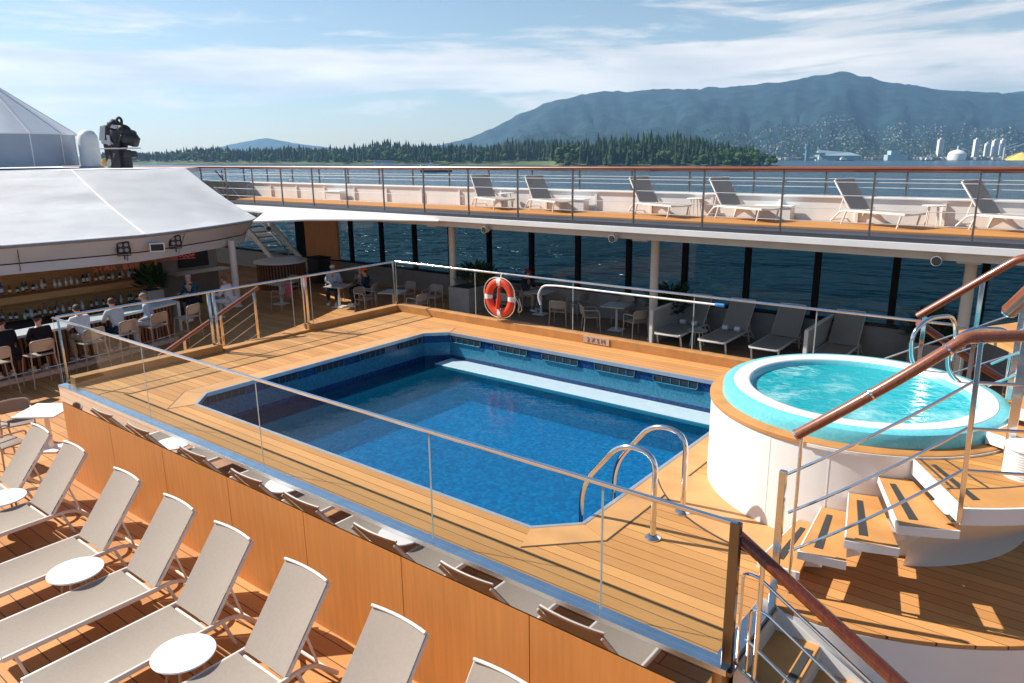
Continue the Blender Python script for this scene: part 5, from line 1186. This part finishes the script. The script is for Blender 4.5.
# wooded park on the far shore: ground and wood
shore = 1650
land = MB()
G = []
for i in range(81):
    px = 60+i*(785-60)/80
    edge = max(0, min(1, (775-px)/70))
    row = []
    for j, (dd_, hh) in enumerate(((0, -.5), (12, 2.2), (60, 5), (160, 13), (350, 15), (700, 10))):
        row.append(land.b.verts.new(sp(px, shore+dd_*(.15+.85*edge)+(0 if px > 552 else 250+(560-px)*1.1), hh*(.25+.75*edge) if j else -.5)))
    G.append(row)
for i in range(80):
    for j in range(5): land.b.faces.new((G[i][j], G[i+1][j], G[i+1][j+1], G[i][j+1]))
tag(land.build('park_shore', mat('shore_grass', (.07, .11, .03), .9, 0, .4, .02)), kind='structure')
def top_y(px):   # tree line of the photograph in picture rows
    pts = [(100, 150), (150, 149.5), (190, 147), (240, 144), (300, 143), (360, 141), (410, 139), (470, 138), (520, 139), (560, 139), (590, 135), (615, 132.5), (640, 133), (665, 132.5), (690, 136), (720, 138), (748, 144), (778, 157)]
    for (a, ya), (b_, yb) in zip(pts, pts[1:]):
        if a <= px <= b_: return ya+(yb-ya)*(px-a)/(b_-a)
    return 158
w1 = MB(); w2 = MB()
from mathutils import noise as mnoise
for i in range(3400):
    px = rf.uniform(95, 776); dep = rf.random()**.8*330+14; right = px > 552
    d_ = (shore+dep*(.15+.85*max(0, min(1, (775-px)/70)))) if right else shore+dep+250+(560-px)*1.1
    base = 3+11*min(1, dep/200)
    H_ = spx(d_, top_y(px))-base
    cl_ = mnoise.noise(Vector((px*.06, dep*.012, 3.3))); cl2 = mnoise.noise(Vector((px*.022, 7.7, 0)))
    if 505 < px < 556 and dep < 120: continue
    k = rf.uniform(.5, .86)+(.42 if right else .2)*cl_+.25*cl2 if dep > 60 else rf.uniform(.22, .66)+.3*cl_
    if rf.random() < .06: k += .16
    h = H_*max(.2, min(1.3 if right else 1.1, k))
    if h < 3: continue
    if (cl_ > .12 and rf.random() < .5) or (dep < 90 and cl2+cl_*.5 > -.12 and rf.random() < .7): blob_tree(w2, sp(px, d_, base), h*.86, min(h, 26)*rf.uniform(.28, .42), rf, 5)
    else: tri_conifer(w1, sp(px, d_, base), h, h*rf.uniform(.12, .2)+1.5, rf)
tag(w1.build('conifer_wood', 'conifer', smooth=False), kind='stuff'); tag(w2.build('broadleaf_wood', 'broadleaf', smooth=False), kind='stuff')
# separate trees on the point
shore -= 60
tl = [(568, 'round pale green broadleaf tree where the two parts of the shore wood meet', 0, 13), (588, 'tall dark conifer left of the middle of the point', 1, 26), (606, 'tall dark conifer rising above the grassy shore', 1, 30), (628, 'tallest dark conifer in the middle of the wooded point', 1, 33), (652, 'dark spiky conifer right of the tallest one', 1, 29),
      (676, 'dark conifer above the broadleaf trees on the point', 1, 27), (697, 'bright green broadleaf tree low on the shore of the point', 0, 15), (712, 'dark narrow conifer on the right half of the point', 1, 22), (727, 'bright green broadleaf tree near the tip of the point', 0, 15), (742, 'dark conifer near the tip of the point', 1, 20), (757, 'green broadleaf tree close to the tip of the point', 0, 14), (770, 'small round tree at the very tip of the point', 0, 9)]
for i, (px, lab, con, h) in enumerate(tl):
    p = sp(px, shore+14, 2.5); t = thing('pine_tree' if con else 'broadleaf_tree', lab, 'tree', p, 0, 'trees on the wooded point')
    m = MB(); m.tube([p, p+U*h*.5], [h*.022, h*.012], 6); local(t, m, 'trunk', 'bark')
    m = MB()
    if con: tri_conifer(m, p, h, h*.2, rf, 9, 9)
    else: blob_tree(m, p, h, h*.5, rf, 14)
    local(t, m, 'crown', 'conifer' if con else 'broadleaf', smooth=False)
# mountains
def ridge(name, prof, d0, base_y, foot_d, cols, seed, rough_h=60, nz=26, nx=260):
    rn = random.Random(seed); m = MB(); G = []
    from mathutils import noise
    x0, x1 = prof[0][0], prof[-1][0]
    for i in range(nx+1):
        px = x0+(x1-x0)*i/nx
        for (a, ya), (b_, yb) in zip(prof, prof[1:]):
            if a <= px <= b_: f = (px-a)/(b_-a); y = ya+(yb-ya)*f
        Ht = spx(d0, y); row = []
        for k in range(nz+1):
            f = k/nz; d_ = foot_d+(d0-foot_d)*f
            g = f**1.35
            nn = (noise.fractal(Vector((px*.02, f*2.2, seed)), .9, 2.1, 6)-.9*abs(noise.noise(Vector((px*.055+f*1.5, f*1.1, seed+5))))-.5*abs(noise.noise(Vector((px*.14-f*2, f*2.5, seed+9)))))*rough_h*math.sin(math.pi*min(1, f*1.0))**.7*(.35+f)
            if k == nz: nn = noise.fractal(Vector((px*.09, 0, seed)), .9, 2.1, 5)*rough_h*.16
            row.append(m.b.verts.new(sp(px, d_, max(-1 if k == 0 else 2, Ht*g+nn))))
        row.append(m.b.verts.new(sp(px, d0+800, Ht*.4))); G.append(row)
    for i in range(nx):
        for k in range(nz+1): m.b.faces.new((G[i][k], G[i+1][k], G[i+1][k+1], G[i][k+1]))
    GG = [[v.co.copy() for v in row] for row in G]
    mm = mat(name+'_forest', cols, .9, 0, .75, .006, bump=.0, spec=.1)
    return tag(m.build(name, mm, ang=80), kind='structure'), GG
main = [(300, 160), (420, 150), (472, 138), (495, 128), (508, 122), (520, 115), (534, 111), (545, 105), (562, 102), (578, 98), (605, 94), (622, 95.5), (640, 93), (690, 92), (730, 90), (762, 87), (782, 85), (796, 82.5), (808, 79.5), (820, 79.5), (829, 76), (838, 76), (850, 80), (862, 81.5), (876, 86), (900, 88), (930, 93), (965, 95), (1000, 96), (1030, 98), (1080, 96), (1180, 104), (1300, 118)]
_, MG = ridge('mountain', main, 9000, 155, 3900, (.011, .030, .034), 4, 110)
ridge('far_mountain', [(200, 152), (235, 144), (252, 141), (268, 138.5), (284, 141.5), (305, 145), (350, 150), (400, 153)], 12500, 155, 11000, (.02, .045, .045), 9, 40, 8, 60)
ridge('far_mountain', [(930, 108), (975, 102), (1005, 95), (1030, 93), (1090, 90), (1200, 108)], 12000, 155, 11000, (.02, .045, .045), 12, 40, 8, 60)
# town on the slope
tm = MB()
def ground_h(px, f):
    i = (px-300)/1000*260; i0 = int(i); k = f*26; k0 = int(k); fi, fk = i-i0, k-k0
    P = MG[i0][k0]*(1-fi)*(1-fk)+MG[i0+1][k0]*fi*(1-fk)+MG[i0][k0+1]*(1-fi)*fk+MG[i0+1][k0+1]*fi*fk
    return P
def fbox(m, p, w, d, h, rot=0):
    a = RS*math.cos(rot)+F0*math.sin(rot); c = F0*math.cos(rot)-RS*math.sin(rot)
    V = [m.b.verts.new(p+a*(w/2*i)+c*(d/2*j)+U*z) for z in (-4, h) for i, j in ((-1, -1), (1, -1), (1, 1), (-1, 1))]
    for f in ((0, 1, 5, 4), (1, 2, 6, 5), (2, 3, 7, 6), (3, 0, 4, 7), (4, 5, 6, 7)): m.b.faces.new([V[i] for i in f])
for i in range(5200):
    px = rf.uniform(600, 1060); f = rf.random()**1.25*.46
    lim = .20+.26*max(0, min(1, (px-600)/250))
    if f > lim: continue
    p = ground_h(px, f)
    if mnoise.noise(Vector((px*.03, f*9, 2)))*1.6+rf.uniform(-.7, .7) < -.15: continue
    fbox(tm, p, rf.uniform(6, 15), rf.uniform(6, 12), rf.uniform(3, 8), rf.random()*3)
M['town'] = rand_mat('town_walls', [(.40, .40, .40), (.20, .20, .20), (.46, .45, .42), (.12, .12, .12), (.30, .28, .25), (.10, .10, .10)], .7)
tag(tm.build('hillside_town', 'town', smooth=False), kind='stuff')
# trees on the town slope
ft = MB()
for i in range(4200):
    px = rf.uniform(480, 1060); f = rf.random()*.42; p = ground_h(px, f); h = rf.uniform(12, 30); tri_conifer(ft, p, h, h*.33, rf, 2, 5)
tag(ft.build('hillside_wood', 'conifer', smooth=False), kind='stuff')
# harbour front low sheds
hs = MB(); d0 = 3850
for i in range(620):
    px = rf.uniform(778, 1060); fbox(hs, sp(px, d0+rf.uniform(-30, 160), 1), rf.uniform(10, 46), rf.uniform(10, 30), rf.uniform(4, 15)*(1.2 if px > 900 else 1))
tag(hs.build('harbour_sheds', rand_mat('shed_walls', [(.26, .26, .26), (.14, .13, .12), (.55, .55, .54), (.22, .19, .16), (.06, .09, .06), (.38, .40, .42)], .7), smooth=False), kind='stuff')
qy = MB(); fbox(qy, sp(915, d0-45, 0), 1500, 20, 2.5); tag(qy.build('harbour_quay', mat('quay', (.16, .15, .14), .9), smooth=False), kind='structure')
win = mat('tower_windows', (.06, .08, .10), .2)
def tower(px, wpx, ytop, d_, lab):
    p = sp(px, d_, 2); w_ = wpx*d_/760.8; h = spx(d_, ytop)-2; t = thing('tower_block', lab, 'tower block', p, 0, 'white tower blocks on the far shore')
    m = MB(); fbox(m, p, w_, w_*.8, h); local(t, m, 'wall', 'white', smooth=False)
    m = MB()
    n = max(5, int(h/5))
    for k in range(n): fbox(m, p-F0*(w_*.4+.15)+U*(h*(k+.35)/n), w_*.86, .3, h/n*.45) if 0 else m.quad([p-F0*(w_*.4+.2)+RS*(w_*.43*i)+U*(h*(k+.3)/n+j*h/n*.42) for i, j in ((-1, 0), (1, 0), (1, 1), (-1, 1))])
    local(t, m, 'windows', win, smooth=False)
    m = MB(); fbox(m, p+U*(h+4), w_*.4, w_*.4, 5); local(t, m, 'roof_box', 'offwhite', smooth=False)
for px, w_, yt, lab in ((939, 6, 138, 'slim white tower block left of the domed tank'), (975, 6, 138, 'white tower block just right of the domed tank'), (986, 5, 142, 'lower white tower block between taller ones'), (993.5, 6, 139, 'tallest wide white tower block in the right hand group'), (1001, 5, 138.5, 'white tower block at the right end of the group')):
    tower(px, w_*.8, yt+2, 4200, lab)
t = thing('domed_tank', 'white domed storage tank with a small spire on the far harbour front', 'storage tank', sp(957, 3800, 1))
def flathe(m, p, prof, n=24):
    R_ = [[m.b.verts.new(p+RS*(r*math.cos(2*math.pi*i/n))+F0*(r*math.sin(2*math.pi*i/n))+U*z) for r, z in prof] for i in range(n)]
    for i in range(n):
        A, B_ = R_[i], R_[(i+1) % n]
        for j in range(len(prof)-1): m.b.faces.new((A[j], B_[j], B_[j+1], A[j+1]))
p = sp(957, 3800, 1)
m = MB(); flathe(m, p, [(41, 0), (41, 29), (40, 32)]); local(t, m, 'wall', 'white')
m = MB(); flathe(m, p, [(41, 31), (35, 39), (22, 46), (9, 50), (3, 52), (3, 68), (.2, 70)]); local(t, m, 'dome', 'white')
tg = mat('shed_blue_green', (.16, .27, .31), .5)
t = thing('harbour_shed', 'long blue green warehouse with pitched roof on the far harbour front', 'warehouse', sp(838, 3820, 1)); p = sp(838, 3820, 1)
m = MB(); fbox(m, p, 210, 60, 22); local(t, m, 'wall', tg, smooth=False)
m = MB(); 
V = [p+RS*(105*i)+F0*(32*j)+U*z for i, j, z in ((-1, -1, 22), (1, -1, 22), (1, 1, 22), (-1, 1, 22), (-1, 0, 50), (.55, 0, 38))]
for f in ((0, 1, 5, 4), (2, 3, 4, 5), (1, 2, 5), (3, 0, 4)): m.quad([V[i] for i in f])
local(t, m, 'roof', mat('shed_roof', (.30, .40, .44), .4), smooth=False)
t = thing('loading_tower', 'tall turquoise loading tower beside the long warehouse on the far shore', 'tower', sp(807, 3790, 1)); p = sp(807, 3790, 1)
m = MB(); fbox(m, p, 15, 15, 60); fbox(m, p+U*58, 24, 18, 10); fbox(m, p+U*68, 4, 4, 26); local(t, m, 'frame', mat('tower_teal', (.09, .22, .27), .5), smooth=False)
m = MB(); fbox(m, p+RS*45+U*30, 90, 6, 6); local(t, m, 'conveyor', tg, smooth=False)
t = thing('small_shed', 'pale turquoise shed on the quay left of the domed tank', 'shed', sp(896, 3780, 1)); p = sp(896, 3780, 1)
m = MB(); fbox(m, p, 100, 40, 26); fbox(m, p-RS*12+U*24, 46, 40, 22); local(t, m, 'wall', mat('pale_turq', (.34, .48, .50), .5), smooth=False)
t = thing('sulphur_pile', 'bright yellow heap on the quay at the right picture edge', 'heap', sp(1021, 3790, 1))
m = MB(); flathe(m, sp(1021, 3790, 1), [(74, 0), (50, 17), (22, 32), (.5, 40)], 18); local(t, m, 'heap', mat('yellow_heap', (.70, .52, .10), .9, var=.2, vscale=.1))
t = thing('quay_crane', 'grey quay crane with a sloping boom left of the yellow heap', 'crane', sp(1004, 3800, 1)); p = sp(1004, 3800, 1)
m = MB(); fbox(m, p, 8, 8, 62); m.bar(p+U*50, p+U*84+RS*120, 7, 7, U); m.bar(p+U*62, p+U*84+RS*60, 3, 3, U); local(t, m, 'mast', 'drum', smooth=False)
# vessels
def vessel(px, d_, L_, Hh, lab, dark=False, name='barge'):
    p = sp(px, d_, 0); t = thing(name, lab, 'boat', p, 0, None)
    m = MB(); P = [(-.5, .5), (-.5, -.5), (.36, -.5), (.5, 0), (.36, .5)]
    lo = [m.b.verts.new(p+RS*(L_*a*.94)+F0*(L_*.2*c)-U*1) for a, c in P]; hi = [m.b.verts.new(p+RS*(L_*a)+F0*(L_*.22*c)+U*Hh) for a, c in P]
    m.b.faces.new(hi)
    for i in range(5): m.b.faces.new((lo[i], lo[(i+1) % 5], hi[(i+1) % 5], hi[i]))
    local(t, m, 'hull', 'black' if dark else 'white', smooth=False)
    m = MB(); fbox(m, p-RS*L_*.12+U*(Hh+3), L_*.3, L_*.14, Hh*1.1); fbox(m, p-RS*L_*.16+U*(Hh*2+4), L_*.16, L_*.1, Hh*.7); local(t, m, 'deckhouse', 'white', smooth=False)
    m = MB(); fbox(m, p-RS*L_*.18+U*Hh*2, L_*.02, L_*.02, Hh*4); local(t, m, 'mast', 'drum', smooth=False)
vessel(436, 1180, 50, 3.2, 'dark hulled barge with a small deckhouse on the water before the wooded shore', True)
vessel(822, 3500, 60, 6, 'white ship moored in front of the long blue green warehouse', False, 'moored_ship')
vessel(846, 3560, 90, 4, 'long low dark vessel on the water right of the white ship', True, 'moored_ship')
vessel(930, 3560, 70, 4, 'low dark vessel moored left of the domed tank', True, 'moored_ship')
vessel(376, 1560, 20, 3, 'small white boat close to the wooded shore', False, 'small_boat')
for px, w_, lab in ((385, 34, 'long low white building under the trees on the park shore'), (377, 14, 'small pale shed beside the white building on the park shore')):
    p = sp(px, 1690 if px > 380 else 1670, 3); t = thing('shore_building', lab, 'building', p)
    m = MB(); fbox(m, p, w_, 10, 6); local(t, m, 'wall', 'white', smooth=False); m = MB(); fbox(m, p+U*10, w_*1.04, 11, 1.2); local(t, m, 'roof', 'drum', smooth=False)
# rocks at the tip
m = MB(); 
for i in range(60): 
    p = sp(rf.uniform(755, 792), shore+rf.uniform(-4, 6), rf.uniform(-.5, 1.2)); q = bmesh.ops.create_icosphere(m.b, subdivisions=1, radius=1)
    for v_ in q['verts']: v_.co = p+v_.co*rf.uniform(1.5, 4)
tag(m.build('shore_rocks', mat('rock', (.12, .11, .10), .9), smooth=False), kind='stuff')
